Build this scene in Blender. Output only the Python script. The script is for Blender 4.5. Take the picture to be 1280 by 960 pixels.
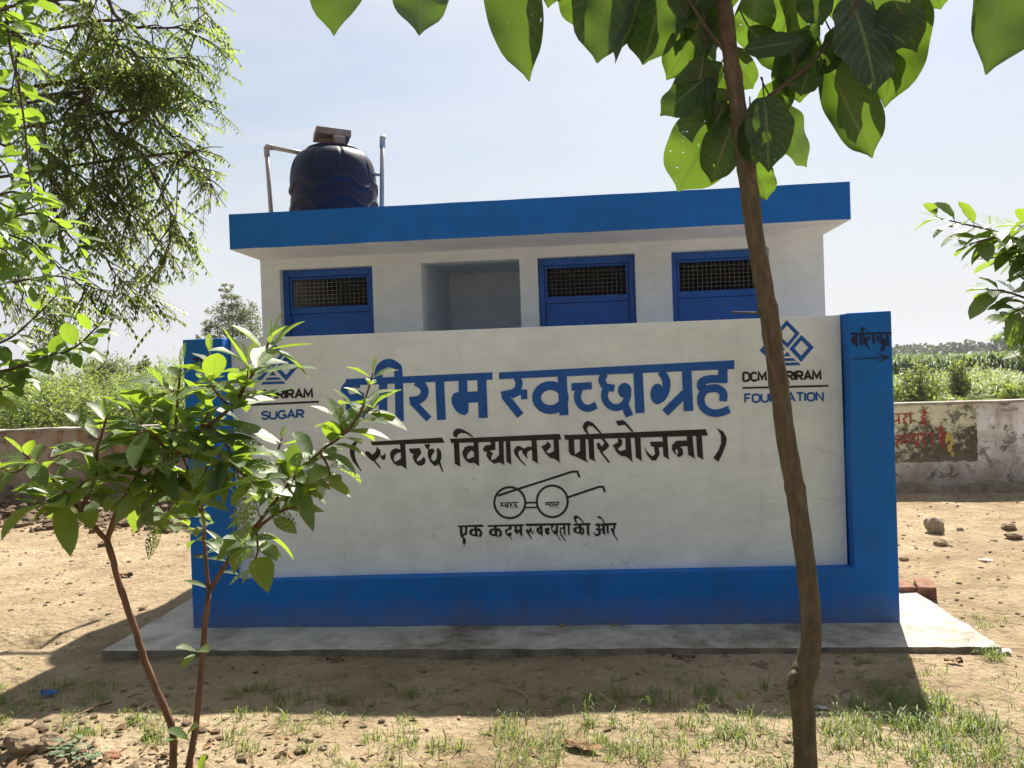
import bpy, bmesh, math, random
import numpy as np
from mathutils import Vector, Matrix, noise as mnoise

for o in list(bpy.data.objects):
    bpy.data.objects.remove(o)
S = bpy.context.scene
COL = S.collection
R = math.radians

# ------------------------------------------------------------------ camera
CAM = np.array([2.4429, -4.6884, 1.5966])
FPX = 980.44                       # focal length for a 1280 px wide picture
yaw, pitch, roll = 0.0845, -0.0092, -0.0337
_cy, _sy, _cp, _sp = math.cos(yaw), math.sin(yaw), math.cos(pitch), math.sin(pitch)
FW = np.array([-_sy * _cp, _cy * _cp, _sp])
_r = np.array([_cy, _sy, 0.0])
_u = np.cross(_r, FW)
RT = _r * math.cos(roll) + _u * math.sin(roll)
UP = -_r * math.sin(roll) + _u * math.cos(roll)
cd = bpy.data.cameras.new('camera')
cam = bpy.data.objects.new('camera', cd)
COL.objects.link(cam)
cam.matrix_world = Matrix(((RT[0], UP[0], -FW[0], CAM[0]), (RT[1], UP[1], -FW[1], CAM[1]),
                           (RT[2], UP[2], -FW[2], CAM[2]), (0, 0, 0, 1)))
cd.sensor_width = 36.0
cd.lens = FPX / 1280 * 36.0
cd.clip_start = 0.05
cd.clip_end = 2000
S.camera = cam

# ------------------------------------------------------------------ light
SUN_AZ = math.atan2(0.29, 1.0)    # towards +x from +y
SUN_EL = R(54.3)
SD = Vector((math.sin(SUN_AZ) * math.cos(SUN_EL), math.cos(SUN_AZ) * math.cos(SUN_EL), math.sin(SUN_EL)))
sl = bpy.data.lights.new('sun', 'SUN')
sl.energy = 5.0
sl.angle = R(0.53)
sl.color = (1.0, 0.93, 0.82)
so = bpy.data.objects.new('sun', sl)
COL.objects.link(so)
so.rotation_euler = SD.to_track_quat('Z', 'Y').to_euler()
so.location = (10, 30, 60)

W = bpy.data.worlds.new('World')
S.world = W
W.use_nodes = True
wn, wl = W.node_tree.nodes, W.node_tree.links
wn.clear()
sky = wn.new('ShaderNodeTexSky')
sky.sky_type = 'NISHITA'
sky.sun_disc = False
sky.sun_elevation = SUN_EL
sky.sun_rotation = SUN_AZ
sky.altitude = 100
sky.air_density = 1.3
sky.dust_density = 2.6
sky.ozone_density = 3.0
tc = wn.new('ShaderNodeTexCoord')
mp = wn.new('ShaderNodeMapping')
mp.inputs['Scale'].default_value = (1.0, 1.0, 3.2)
mp.inputs['Location'].default_value = (0.3, 0.1, 0.2)
wl.new(tc.outputs['Generated'], mp.inputs['Vector'])
nz = wn.new('ShaderNodeTexNoise')
nz.inputs['Scale'].default_value = 1.7
nz.inputs['Detail'].default_value = 7
nz.inputs['Roughness'].default_value = 0.55
nz.inputs['Distortion'].default_value = 0.4
wl.new(mp.outputs['Vector'], nz.inputs['Vector'])
cr = wn.new('ShaderNodeValToRGB')
cr.color_ramp.elements[0].position = 0.36
cr.color_ramp.elements[0].color = (0.28, 0.28, 0.28, 1)
cr.color_ramp.elements[1].position = 0.70
cr.color_ramp.elements[1].color = (0.95, 0.95, 0.95, 1)
wl.new(nz.outputs['Fac'], cr.inputs['Fac'])
mx = wn.new('ShaderNodeMix')
mx.data_type = 'RGBA'
sxyz = wn.new('ShaderNodeSeparateXYZ')
wl.new(tc.outputs['Generated'], sxyz.inputs[0])
hz_ = wn.new('ShaderNodeMapRange')                     # summer haze bank, thick at the horizon
hz_.interpolation_type = 'SMOOTHSTEP'
hz_.inputs['From Min'].default_value = -0.02
hz_.inputs['From Max'].default_value = 0.55
hz_.inputs['To Min'].default_value = 0.97
hz_.inputs['To Max'].default_value = 0.0
wl.new(sxyz.outputs[2], hz_.inputs['Value'])
mxf = wn.new('ShaderNodeMath')
mxf.operation = 'MAXIMUM'
wl.new(hz_.outputs[0], mxf.inputs[0])
wl.new(cr.outputs['Color'], mxf.inputs[1])
wl.new(mxf.outputs[0], mx.inputs['Factor'])
wl.new(sky.outputs['Color'], mx.inputs[6])
# thin high cloud and haze scatter forward: bright on the sun's side of the sky, dim on the other
vdot = wn.new('ShaderNodeVectorMath')
vdot.operation = 'DOT_PRODUCT'
wl.new(tc.outputs['Generated'], vdot.inputs[0])
vdot.inputs[1].default_value = SD
fs = wn.new('ShaderNodeMapRange')
fs.interpolation_type = 'SMOOTHSTEP'
fs.inputs['From Min'].default_value = -0.35
fs.inputs['From Max'].default_value = 0.62
wl.new(vdot.outputs['Value'], fs.inputs['Value'])
cmx = wn.new('ShaderNodeMix')
cmx.data_type = 'RGBA'
wl.new(fs.outputs[0], cmx.inputs['Factor'])
cmx.inputs[6].default_value = (2.1, 2.3, 2.7, 1)
cmx.inputs[7].default_value = (7.2, 7.3, 7.65, 1)
wl.new(cmx.outputs[2], mx.inputs[7])
bg = wn.new('ShaderNodeBackground')
bg.inputs['Strength'].default_value = 0.05
wl.new(mx.outputs[2], bg.inputs['Color'])
wo = wn.new('ShaderNodeOutputWorld')
wl.new(bg.outputs[0], wo.inputs['Surface'])

S.view_settings.view_transform = 'Standard'
S.view_settings.look = 'None'
S.view_settings.gamma = 1
S.view_settings.use_curve_mapping = False
S.view_settings.exposure = 1.25
S.render.engine = 'CYCLES'
S.cycles.max_bounces = 10
S.cycles.diffuse_bounces = 5
S.cycles.transparent_max_bounces = 12
S.cycles.caustics_reflective = False
S.cycles.caustics_refractive = False
S.cycles.use_denoising = True

# ------------------------------------------------------------------ survey helpers
def ray(px, py):
    return FW + RT * ((px - 640) / FPX) - UP * ((py - 480) / FPX)
def at(px, py, d):
    return CAM + ray(px, py) * d
def on_y(px, py, y):
    v = ray(px, py)
    return CAM + v * ((y - CAM[1]) / v[1])
def on_z(px, py, z=0.0):
    v = ray(px, py)
    return CAM + v * ((z - CAM[2]) / v[2])

# ------------------------------------------------------------------ materials
def new_mat(name):
    m = bpy.data.materials.new(name)
    m.use_nodes = True
    n, l = m.node_tree.nodes, m.node_tree.links
    return m, n, l, n['Principled BSDF'], n['Material Output']

def ramp(n, stops):
    r = n.new('ShaderNodeValToRGB')
    e = r.color_ramp.elements
    while len(e) < len(stops):
        e.new(0.5)
    for i, (p, c) in enumerate(stops):
        e[i].position = p
        e[i].color = (*c, 1) if len(c) == 3 else c
    return r

def noise_tex(n, l, vec, scale, detail=5, rough=0.55, dist=0.0):
    t = n.new('ShaderNodeTexNoise')
    t.inputs['Scale'].default_value = scale
    t.inputs['Detail'].default_value = detail
    t.inputs['Roughness'].default_value = rough
    t.inputs['Distortion'].default_value = dist
    if vec is not None:
        l.new(vec, t.inputs['Vector'])
    return t

def mixc(n, l, fac, a, b, mode='MIX'):
    m = n.new('ShaderNodeMix')
    m.data_type = 'RGBA'
    m.blend_type = mode
    for v, s in ((fac, 'Factor'), (a, 6), (b, 7)):
        if hasattr(v, 'is_linked') or hasattr(v, 'links'):
            l.new(v, m.inputs[s])
        elif isinstance(v, (int, float)):
            m.inputs[s].default_value = v
        else:
            m.inputs[s].default_value = (*v, 1)
    return m.outputs[2]

def math_n(n, l, op, a, b=None):
    m = n.new('ShaderNodeMath')
    m.operation = op
    for i, v in enumerate((a, b)):
        if v is None:
            continue
        if isinstance(v, (int, float)):
            m.inputs[i].default_value = v
        else:
            l.new(v, m.inputs[i])
    return m.outputs[0]

def bump(n, l, h, strength, dist, b):
    k = n.new('ShaderNodeBump')
    k.inputs['Strength'].default_value = strength
    k.inputs['Distance'].default_value = dist
    l.new(h, k.inputs['Height'])
    l.new(k.outputs[0], b.inputs['Normal'])

def simple(name, c1, c2, scale=6, rough=0.7, bmp=0.2, bdist=0.01, spec=0.4, metal=0.0, stretch=None):
    m, n, l, b, o = new_mat(name)
    t = n.new('ShaderNodeTexCoord')
    vec = t.outputs['Object']
    if stretch:
        mp_ = n.new('ShaderNodeMapping')
        mp_.inputs['Scale'].default_value = stretch
        l.new(vec, mp_.inputs['Vector'])
        vec = mp_.outputs[0]
    a = noise_tex(n, l, vec, scale, 6, 0.6)
    r = ramp(n, [(0.32, c1), (0.68, c2)])
    l.new(a.outputs['Fac'], r.inputs['Fac'])
    l.new(r.outputs['Color'], b.inputs['Base Color'])
    b.inputs['Roughness'].default_value = rough
    b.inputs['Metallic'].default_value = metal
    b.inputs['Specular IOR Level'].default_value = spec
    if bmp:
        a2 = noise_tex(n, l, vec, scale * 7, 5, 0.6)
        bump(n, l, a2.outputs['Fac'], bmp, bdist, b)
    return m

def plaster(name, base, dirt, amount, streak=True, rough=0.75, low_z=None):
    """painted plaster with faint stains and trowel unevenness"""
    m, n, l, b, o = new_mat(name)
    t = n.new('ShaderNodeTexCoord')
    vec = t.outputs['Object']
    big = noise_tex(n, l, vec, 0.9, 5, 0.6, 0.6)
    mid = noise_tex(n, l, vec, 5.0, 6, 0.65, 0.3)
    f = math_n(n, l, 'MULTIPLY', big.outputs['Fac'], mid.outputs['Fac'])
    r = ramp(n, [(0.18, (0, 0, 0)), (0.42, (1, 1, 1))])
    l.new(f, r.inputs['Fac'])
    fac = math_n(n, l, 'MULTIPLY', r.outputs['Color'], amount)
    col = mixc(n, l, fac, base, dirt)
    if streak:
        mp_ = n.new('ShaderNodeMapping')
        mp_.inputs['Scale'].default_value = (9, 9, 0.6)
        l.new(vec, mp_.inputs['Vector'])
        st = noise_tex(n, l, mp_.outputs[0], 1.0, 5, 0.6)
        r2 = ramp(n, [(0.52, (0, 0, 0)), (0.75, (1, 1, 1))])
        l.new(st.outputs['Fac'], r2.inputs['Fac'])
        col = mixc(n, l, math_n(n, l, 'MULTIPLY', r2.outputs['Color'], amount * 0.6), col, dirt)
    sp = noise_tex(n, l, vec, 38, 3, 0.5)
    r3 = ramp(n, [(0.69, (0, 0, 0)), (0.74, (1, 1, 1))])
    l.new(sp.outputs['Fac'], r3.inputs['Fac'])
    col = mixc(n, l, math_n(n, l, 'MULTIPLY', r3.outputs['Color'], amount * 0.7), col, dirt)
    if low_z:                       # splash-back dirt at the foot of the wall
        sx = n.new('ShaderNodeSeparateXYZ')
        l.new(vec, sx.inputs[0])
        wob = math_n(n, l, 'MULTIPLY', mid.outputs['Fac'], 0.16)
        zz = math_n(n, l, 'SUBTRACT', sx.outputs[2], wob)
        mr = n.new('ShaderNodeMapRange')
        mr.inputs['From Min'].default_value = low_z[0]
        mr.inputs['From Max'].default_value = low_z[1]
        mr.inputs['To Min'].default_value = low_z[2]
        mr.inputs['To Max'].default_value = 0
        l.new(zz, mr.inputs['Value'])
        col = mixc(n, l, mr.outputs[0], col, (0.20, 0.155, 0.10))
    # brush marks: short slanting strokes a shade lighter or darker
    mb = n.new('ShaderNodeMapping')
    mb.inputs['Scale'].default_value = (4.0, 4.0, 11.0)
    mb.inputs['Rotation'].default_value = (0, 0.35, 0)
    l.new(vec, mb.inputs['Vector'])
    br_ = noise_tex(n, l, mb.outputs[0], 1.0, 6, 0.65, 0.5)
    r6 = ramp(n, [(0.35, (0.91, 0.92, 0.925)), (0.65, (1.06, 1.055, 1.045))])
    l.new(br_.outputs['Fac'], r6.inputs['Fac'])
    col = mixc(n, l, 0.75, col, r6.outputs['Color'], 'MULTIPLY')
    # hairline cracks where a warped cell pattern has its borders
    wv_ = n.new('ShaderNodeVectorMath')
    wv_.operation = 'ADD'
    wn_ = noise_tex(n, l, vec, 2.2, 4, 0.6)
    wsc = n.new('ShaderNodeVectorMath')
    wsc.operation = 'SCALE'
    wsc.inputs['Scale'].default_value = 0.5
    l.new(wn_.outputs['Color'], wsc.inputs[0])
    l.new(vec, wv_.inputs[0])
    l.new(wsc.outputs[0], wv_.inputs[1])
    vo_ = n.new('ShaderNodeTexVoronoi')
    vo_.feature = 'DISTANCE_TO_EDGE'
    vo_.inputs['Scale'].default_value = 0.95
    l.new(wv_.outputs[0], vo_.inputs['Vector'])
    ck = math_n(n, l, 'LESS_THAN', vo_.outputs['Distance'], 0.0022)
    ckm = math_n(n, l, 'GREATER_THAN', big.outputs['Fac'], 0.56)
    col = mixc(n, l, math_n(n, l, 'MULTIPLY', math_n(n, l, 'MULTIPLY', ck, ckm), 0.22), col, tuple(x * 0.35 for x in dirt))
    l.new(col, b.inputs['Base Color'])
    b.inputs['Roughness'].default_value = rough
    b.inputs['Specular IOR Level'].default_value = 0.35
    h = noise_tex(n, l, vec, 22, 7, 0.65)
    h2 = noise_tex(n, l, vec, 3.0, 3, 0.5)
    hh = math_n(n, l, 'ADD', math_n(n, l, 'MULTIPLY', h.outputs['Fac'], 0.35), h2.outputs['Fac'])
    bump(n, l, hh, 0.45, 0.016, b)
    return m

M = {}
M['white'] = plaster('white_paint', (0.77, 0.845, 0.93), (0.50, 0.51, 0.52), 0.24)
M['panel'] = plaster('cream_paint', (0.745, 0.80, 0.84), (0.46, 0.49, 0.47), 0.34)
M['blue'] = plaster('blue_paint', (0.002, 0.145, 0.55), (0.012, 0.10, 0.34), 0.6, low_z=(0.02, 0.20, 0.45))
M['blue_slab'] = plaster('blue_paint_slab', (0.002, 0.148, 0.56), (0.012, 0.105, 0.36), 0.6)
M['blue_metal'] = simple('blue_enamel', (0.002, 0.085, 0.42), (0.003, 0.10, 0.48), 4, 0.42, 0.05, 0.002, 0.5)
def rusty_blue():
    m, n, l, b, o = new_mat('worn_blue_enamel')
    t = n.new('ShaderNodeTexCoord')
    vec = t.outputs['Object']
    a = noise_tex(n, l, vec, 7, 6, 0.65)
    r = ramp(n, [(0.3, (0.002, 0.075, 0.36)), (0.7, (0.004, 0.105, 0.48))])
    l.new(a.outputs['Fac'], r.inputs['Fac'])
    c = noise_tex(n, l, vec, 17, 7, 0.7, 0.5)
    r2 = ramp(n, [(0.66, (0, 0, 0)), (0.70, (1, 1, 1))])
    l.new(c.outputs['Fac'], r2.inputs['Fac'])
    l.new(mixc(n, l, math_n(n, l, 'MULTIPLY', r2.outputs['Color'], 0.8), r.outputs['Color'], (0.10, 0.045, 0.02)), b.inputs['Base Color'])
    b.inputs['Roughness'].default_value = 0.48
    bump(n, l, a.outputs['Fac'], 0.25, 0.008, b)
    return m
M['blue_metal'] = rusty_blue()
M['ink_blue'] = simple('blue_lettering_paint', (0.004, 0.075, 0.33), (0.007, 0.10, 0.40), 14, 0.6, 0.05, 0.001)
M['ink_black'] = simple('black_lettering_paint', (0.006, 0.006, 0.007), (0.014, 0.013, 0.014), 20, 0.55, 0.05, 0.001)
M['ink_navy'] = simple('navy_lettering_paint', (0.003, 0.006, 0.03), (0.006, 0.014, 0.06), 20, 0.55, 0.05, 0.001)
M['ink_red'] = simple('red_lettering_paint', (0.26, 0.02, 0.015), (0.36, 0.06, 0.045), 25, 0.7, 0.1, 0.002)
M['grey_wall'] = plaster('raw_plaster', (0.42, 0.39, 0.35), (0.30, 0.27, 0.24), 0.5)
M['room_shade'] = simple('interior_shade', (0.07, 0.07, 0.075), (0.10, 0.10, 0.10), 3, 0.9)  # dark colour standing in for the shade inside the rooms
M['wire'] = simple('galvanised_wire', (0.22, 0.22, 0.23), (0.32, 0.32, 0.33), 20, 0.6, 0.0, 0.001, 0.3, 0.3)
M['concrete'] = plaster('concrete_screed', (0.48, 0.45, 0.40), (0.15, 0.12, 0.085), 1.0, streak=False, rough=0.85)
M['tank'] = simple('black_polyethylene', (0.005, 0.007, 0.022), (0.009, 0.011, 0.032), 3, 0.50, 0.06, 0.003, 0.25)
M['pvc'] = simple('grey_pvc', (0.30, 0.275, 0.24), (0.42, 0.39, 0.35), 9, 0.5, 0.05, 0.002)
M['paver'] = simple('weathered_brick', (0.17, 0.12, 0.095), (0.30, 0.235, 0.19), 14, 0.9, 0.6, 0.006)
M['brick'] = simple('red_brick', (0.16, 0.075, 0.045), (0.30, 0.15, 0.095), 16, 0.9, 0.7, 0.006)
M['clod'] = simple('dry_earth_clod', (0.14, 0.098, 0.060), (0.30, 0.22, 0.14), 12, 0.95, 0.8, 0.01)
M['stone'] = simple('pale_stone', (0.20, 0.155, 0.105), (0.36, 0.285, 0.205), 16, 0.9, 0.7, 0.008)
M['stick'] = simple('dry_twig', (0.10, 0.065, 0.04), (0.20, 0.14, 0.09), 18, 0.9, 0.4, 0.003)
M['plastic_blue'] = simple('blue_plastic_film', (0.03, 0.22, 0.62), (0.10, 0.36, 0.75), 30, 0.35, 0.4, 0.004)
M['paper'] = simple('white_paper_scrap', (0.62, 0.60, 0.56), (0.78, 0.77, 0.74), 20, 0.7, 0.3, 0.003)
M['dry_leaf'] = simple('dry_leaf', (0.16, 0.085, 0.04), (0.30, 0.18, 0.09), 20, 0.8, 0.4, 0.004)
M['bark_sapling'] = simple('sapling_bark', (0.085, 0.040, 0.022), (0.19, 0.10, 0.058), 26, 0.75, 0.5, 0.004, 0.4, 0, (1, 1, 0.35))
M['bark_twig'] = simple('twig_bark', (0.05, 0.035, 0.024), (0.10, 0.075, 0.05), 26, 0.85, 0.4, 0.004)
M['bark_pale'] = simple('pale_bark', (0.10, 0.085, 0.065), (0.19, 0.165, 0.13), 8, 0.9, 0.4, 0.01)

def bark_trunk():
    m, n, l, b, o = new_mat('young_trunk_bark')
    t = n.new('ShaderNodeTexCoord')
    mp_ = n.new('ShaderNodeMapping')
    mp_.inputs['Scale'].default_value = (1, 1, 0.28)
    l.new(t.outputs['Object'], mp_.inputs['Vector'])
    a = noise_tex(n, l, mp_.outputs[0], 42, 7, 0.7, 0.4)
    c = noise_tex(n, l, t.outputs['Object'], 5, 5, 0.6)
    r = ramp(n, [(0.3, (0.045, 0.030, 0.017)), (0.52, (0.098, 0.068, 0.038)), (0.74, (0.19, 0.145, 0.09))])
    l.new(a.outputs['Fac'], r.inputs['Fac'])
    r2 = ramp(n, [(0.45, (0, 0, 0)), (0.62, (1, 1, 1))])
    l.new(c.outputs['Fac'], r2.inputs['Fac'])
    col = mixc(n, l, math_n(n, l, 'MULTIPLY', r2.outputs['Color'], 0.55), r.outputs['Color'], (0.075, 0.072, 0.032))
    l.new(col, b.inputs['Base Color'])
    b.inputs['Roughness'].default_value = 0.8
    vo = n.new('ShaderNodeTexVoronoi')
    vo.inputs['Scale'].default_value = 34
    l.new(mp_.outputs[0], vo.inputs['Vector'])
    bump(n, l, math_n(n, l, 'ADD', a.outputs['Fac'], math_n(n, l, 'MULTIPLY', vo.outputs['Distance'], 0.5)), 0.8, 0.008, b)
    return m
M['bark_trunk'] = bark_trunk()

def ground_mat():
    m, n, l, b, o = new_mat('sandy_earth')
    t = n.new('ShaderNodeTexCoord')
    vec = t.outputs['Object']
    big = noise_tex(n, l, vec, 0.45, 6, 0.6, 0.5)
    mid = noise_tex(n, l, vec, 3.2, 8, 0.68, 0.4)
    fine = noise_tex(n, l, vec, 30, 6, 0.7)
    r = ramp(n, [(0.30, (0.18, 0.130, 0.078)), (0.50, (0.32, 0.248, 0.16)), (0.74, (0.45, 0.365, 0.255))])
    l.new(mid.outputs['Fac'], r.inputs['Fac'])
    r2 = ramp(n, [(0.34, (0.80, 0.76, 0.72)), (0.66, (1.08, 1.06, 1.02))])
    l.new(fine.outputs['Fac'], r2.inputs['Fac'])
    col = mixc(n, l, 1.0, r.outputs['Color'], r2.outputs['Color'], 'MULTIPLY')
    rb = ramp(n, [(0.40, (0, 0, 0)), (0.66, (1, 1, 1))])
    l.new(big.outputs['Fac'], rb.inputs['Fac'])
    col = mixc(n, l, math_n(n, l, 'MULTIPLY', rb.outputs['Color'], 0.5), col, (0.46, 0.37, 0.25))
    pat = noise_tex(n, l, vec, 1.15, 7, 0.66, 0.7)
    rpt = ramp(n, [(0.50, (0, 0, 0)), (0.62, (1, 1, 1))])
    l.new(pat.outputs['Fac'], rpt.inputs['Fac'])
    col = mixc(n, l, math_n(n, l, 'MULTIPLY', rpt.outputs['Color'], 0.55), col, (0.25, 0.19, 0.115))
    sx0 = n.new('ShaderNodeSeparateXYZ')
    l.new(vec, sx0.inputs[0])
    dg = math_n(n, l, 'ADD', math_n(n, l, 'MULTIPLY', math_n(n, l, 'SUBTRACT', sx0.outputs[1], 3.55), 1.1), math_n(n, l, 'MULTIPLY', math_n(n, l, 'SUBTRACT', mid.outputs['Fac'], 0.5), 3.2))
    dgl = math_n(n, l, 'MULTIPLY', math_n(n, l, 'LESS_THAN', sx0.outputs[0], 0.0), math_n(n, l, 'LESS_THAN', sx0.outputs[1], 5.0))
    rdg = ramp(n, [(0.30, (0, 0, 0)), (0.62, (1, 1, 1))])
    l.new(dg, rdg.inputs['Fac'])
    col = mixc(n, l, math_n(n, l, 'MULTIPLY', rdg.outputs['Color'], math_n(n, l, 'MULTIPLY', dgl, 0.85)), col, (0.13, 0.09, 0.055))
    # dark crumbs and dung specks
    sp = noise_tex(n, l, vec, 11, 5, 0.6, 0.8)
    r3 = ramp(n, [(0.58, (0, 0, 0)), (0.66, (1, 1, 1))])
    l.new(sp.outputs['Fac'], r3.inputs['Fac'])
    col = mixc(n, l, math_n(n, l, 'MULTIPLY', r3.outputs['Color'], 0.75), col, (0.13, 0.095, 0.06))
    sp2 = noise_tex(n, l, vec, 4.3, 7, 0.7, 1.2)
    r5 = ramp(n, [(0.55, (0, 0, 0)), (0.66, (1, 1, 1))])
    l.new(sp2.outputs['Fac'], r5.inputs['Fac'])
    col = mixc(n, l, math_n(n, l, 'MULTIPLY', r5.outputs['Color'], 0.5), col, (0.22, 0.165, 0.105))
    vo = n.new('ShaderNodeTexVoronoi')
    vo.inputs['Scale'].default_value = 26
    vo.inputs['Randomness'].default_value = 1
    l.new(vec, vo.inputs['Vector'])
    # field grass beyond the boundary wall
    sx = n.new('ShaderNodeSeparateXYZ')
    l.new(vec, sx.inputs[0])
    g = math_n(n, l, 'GREATER_THAN', sx.outputs[1], 9.0)
    gr = noise_tex(n, l, vec, 0.16, 5, 0.6, 0.4)
    r4 = ramp(n, [(0.42, (0, 0, 0)), (0.54, (1, 1, 1))])
    l.new(gr.outputs['Fac'], r4.inputs['Fac'])
    gc = mixc(n, l, mid.outputs['Fac'], (0.075, 0.12, 0.03), (0.17, 0.20, 0.07))
    col = mixc(n, l, math_n(n, l, 'MULTIPLY', g, r4.outputs['Color']), col, gc)
    l.new(col, b.inputs['Base Color'])
    b.inputs['Roughness'].default_value = 0.95
    b.inputs['Specular IOR Level'].default_value = 0.15
    h = math_n(n, l, 'ADD', math_n(n, l, 'MULTIPLY', mid.outputs['Fac'], 1.2),
               math_n(n, l, 'MULTIPLY', fine.outputs['Fac'], 0.5))
    h = math_n(n, l, 'ADD', h, math_n(n, l, 'MULTIPLY', vo.outputs['Distance'], 0.25))
    bump(n, l, h, 1.0, 0.05, b)
    return m
M['ground'] = ground_mat()

def leaf_mat(name, top, back, trans, holes=0.0, rough=0.36, veins=0.35, tw=0.5, yellow=0.35, coat=0.5):
    """thin leaf: glossy skin over a diffuse and translucent blade, midrib and veins from the leaf's own UVs, insect holes"""
    m, n, l, b, o = new_mat(name)
    uv = n.new('ShaderNodeUVMap')
    uv.uv_map = 'UVMap'
    at_ = n.new('ShaderNodeAttribute')
    at_.attribute_name = 'tone'
    s = n.new('ShaderNodeSeparateXYZ')
    l.new(uv.outputs[0], s.inputs[0])
    ax = math_n(n, l, 'ABSOLUTE', s.outputs[0])
    ax = math_n(n, l, 'ABSOLUTE', math_n(n, l, 'SUBTRACT', ax, 0.5))
    # veins: bands slanting from the midrib
    v = math_n(n, l, 'SUBTRACT', math_n(n, l, 'MULTIPLY', s.outputs[1], 9.0), math_n(n, l, 'MULTIPLY', ax, 5.5))
    v = math_n(n, l, 'FRACT', v)
    v = math_n(n, l, 'ABSOLUTE', math_n(n, l, 'SUBTRACT', v, 0.5))
    vein = math_n(n, l, 'LESS_THAN', v, 0.07)
    mid = math_n(n, l, 'LESS_THAN', ax, 0.028)
    vv = math_n(n, l, 'MAXIMUM', math_n(n, l, 'MULTIPLY', vein, 0.55), mid)
    vv = math_n(n, l, 'MULTIPLY', vv, veins)
    t = n.new('ShaderNodeTexCoord')
    nn = noise_tex(n, l, t.outputs['Object'], 16, 4, 0.6)
    tone = math_n(n, l, 'ADD', math_n(n, l, 'MULTIPLY', at_.outputs['Fac'], 0.75), math_n(n, l, 'MULTIPLY', nn.outputs['Fac'], 0.25))
    c = mixc(n, l, tone, tuple(x * 0.55 for x in top), tuple(x * 1.5 for x in top))
    c = mixc(n, l, math_n(n, l, 'MULTIPLY', math_n(n, l, 'GREATER_THAN', at_.outputs['Fac'], 0.80), yellow), c, (0.16, 0.20, 0.03))
    bl = noise_tex(n, l, t.outputs['Object'], 26, 5, 0.7, 0.5)
    rbl = ramp(n, [(0.60, (0, 0, 0)), (0.68, (1, 1, 1))])
    l.new(bl.outputs['Fac'], rbl.inputs['Fac'])
    c = mixc(n, l, math_n(n, l, 'MULTIPLY', rbl.outputs['Color'], 0.45), c, (0.13, 0.125, 0.055))
    geo = n.new('ShaderNodeNewGeometry')
    c = mixc(n, l, geo.outputs['Backfacing'], c, back)
    c = mixc(n, l, vv, c, (0.20, 0.24, 0.09))
    l.new(c, b.inputs['Base Color'])
    b.inputs['Roughness'].default_value = rough
    b.inputs['Specular IOR Level'].default_value = coat
    if coat > .65:
        b.inputs['Coat Weight'].default_value = 0.18
        b.inputs['Coat Roughness'].default_value = 0.45
    hb = math_n(n, l, 'MULTIPLY', vv, -1.0)
    bump(n, l, math_n(n, l, 'ADD', hb, math_n(n, l, 'MULTIPLY', nn.outputs['Fac'], 1.2)), 0.3, 0.01, b)
    tr = n.new('ShaderNodeBsdfTranslucent')
    tcx = mixc(n, l, tone, tuple(x * 0.5 for x in trans), tuple(min(x * 1.3, 0.8) for x in trans))
    tcx = mixc(n, l, math_n(n, l, 'MULTIPLY', vv, 0.8), tcx, tuple(x * 0.45 for x in trans))
    l.new(tcx, tr.inputs['Color'])
    ms = n.new('ShaderNodeMixShader')
    ms.inputs[0].default_value = tw
    l.new(b.outputs[0], ms.inputs[1])
    l.new(tr.outputs[0], ms.inputs[2])
    last = ms.outputs[0]
    if holes:
        mp_ = n.new('ShaderNodeMapping')
        mp_.inputs['Scale'].default_value = (8, 15, 1)
        l.new(uv.outputs[0], mp_.inputs['Vector'])
        add = n.new('ShaderNodeVectorMath')
        add.operation = 'ADD'
        cx = n.new('ShaderNodeCombineXYZ')
        l.new(math_n(n, l, 'MULTIPLY', at_.outputs['Fac'], 37.0), cx.inputs[0])
        l.new(math_n(n, l, 'MULTIPLY', at_.outputs['Fac'], 91.0), cx.inputs[1])
        l.new(mp_.outputs[0], add.inputs[0])
        l.new(cx.outputs[0], add.inputs[1])
        hn = noise_tex(n, l, add.outputs[0], 1.15, 3, 0.6)
        # per-leaf amount: only some leaves are badly eaten
        am = math_n(n, l, 'FRACT', math_n(n, l, 'MULTIPLY', at_.outputs['Fac'], 7.31))
        am = math_n(n, l, 'POWER', am, 1.6)
        th = math_n(n, l, 'SUBTRACT', 0.80, math_n(n, l, 'MULTIPLY', am, holes))
        hole = math_n(n, l, 'GREATER_THAN', hn.outputs['Fac'], th)
        keep = math_n(n, l, 'GREATER_THAN', ax, 0.035)
        hole = math_n(n, l, 'MULTIPLY', hole, keep)
        tp = n.new('ShaderNodeBsdfTransparent')
        m2 = n.new('ShaderNodeMixShader')
        l.new(hole, m2.inputs[0])
        l.new(last, m2.inputs[1])
        l.new(tp.outputs[0], m2.inputs[2])
        last = m2.outputs[0]
    l.new(last, o.inputs['Surface'])
    return m
M['guava_leaf'] = leaf_mat('guava_leaf', (0.040, 0.080, 0.026), (0.075, 0.115, 0.050), (0.36, 0.52, 0.035), holes=0.30, rough=0.50, tw=0.42, coat=0.7)
M['round_leaf'] = leaf_mat('round_guava_leaf', (0.045, 0.090, 0.025), (0.080, 0.125, 0.050), (0.33, 0.50, 0.035), holes=0.22, rough=0.48, tw=0.44, coat=0.66)
M['eaten_leaf'] = leaf_mat('insect_eaten_leaf', (0.040, 0.085, 0.025), (0.070, 0.115, 0.045), (0.30, 0.45, 0.03), holes=0.38, rough=0.42, tw=0.42, coat=0.7)
M['big_leaf'] = leaf_mat('broad_leaf', (0.028, 0.060, 0.024), (0.044, 0.080, 0.034), (0.15, 0.26, 0.02), holes=0.13, rough=0.42, veins=0.8, tw=0.40, yellow=0.1)
M['neem_leaf'] = leaf_mat('neem_leaflet', (0.075, 0.125, 0.03), (0.095, 0.14, 0.045), (0.36, 0.47, 0.08), 0, 0.45, 0.0, 0.50)
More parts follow.
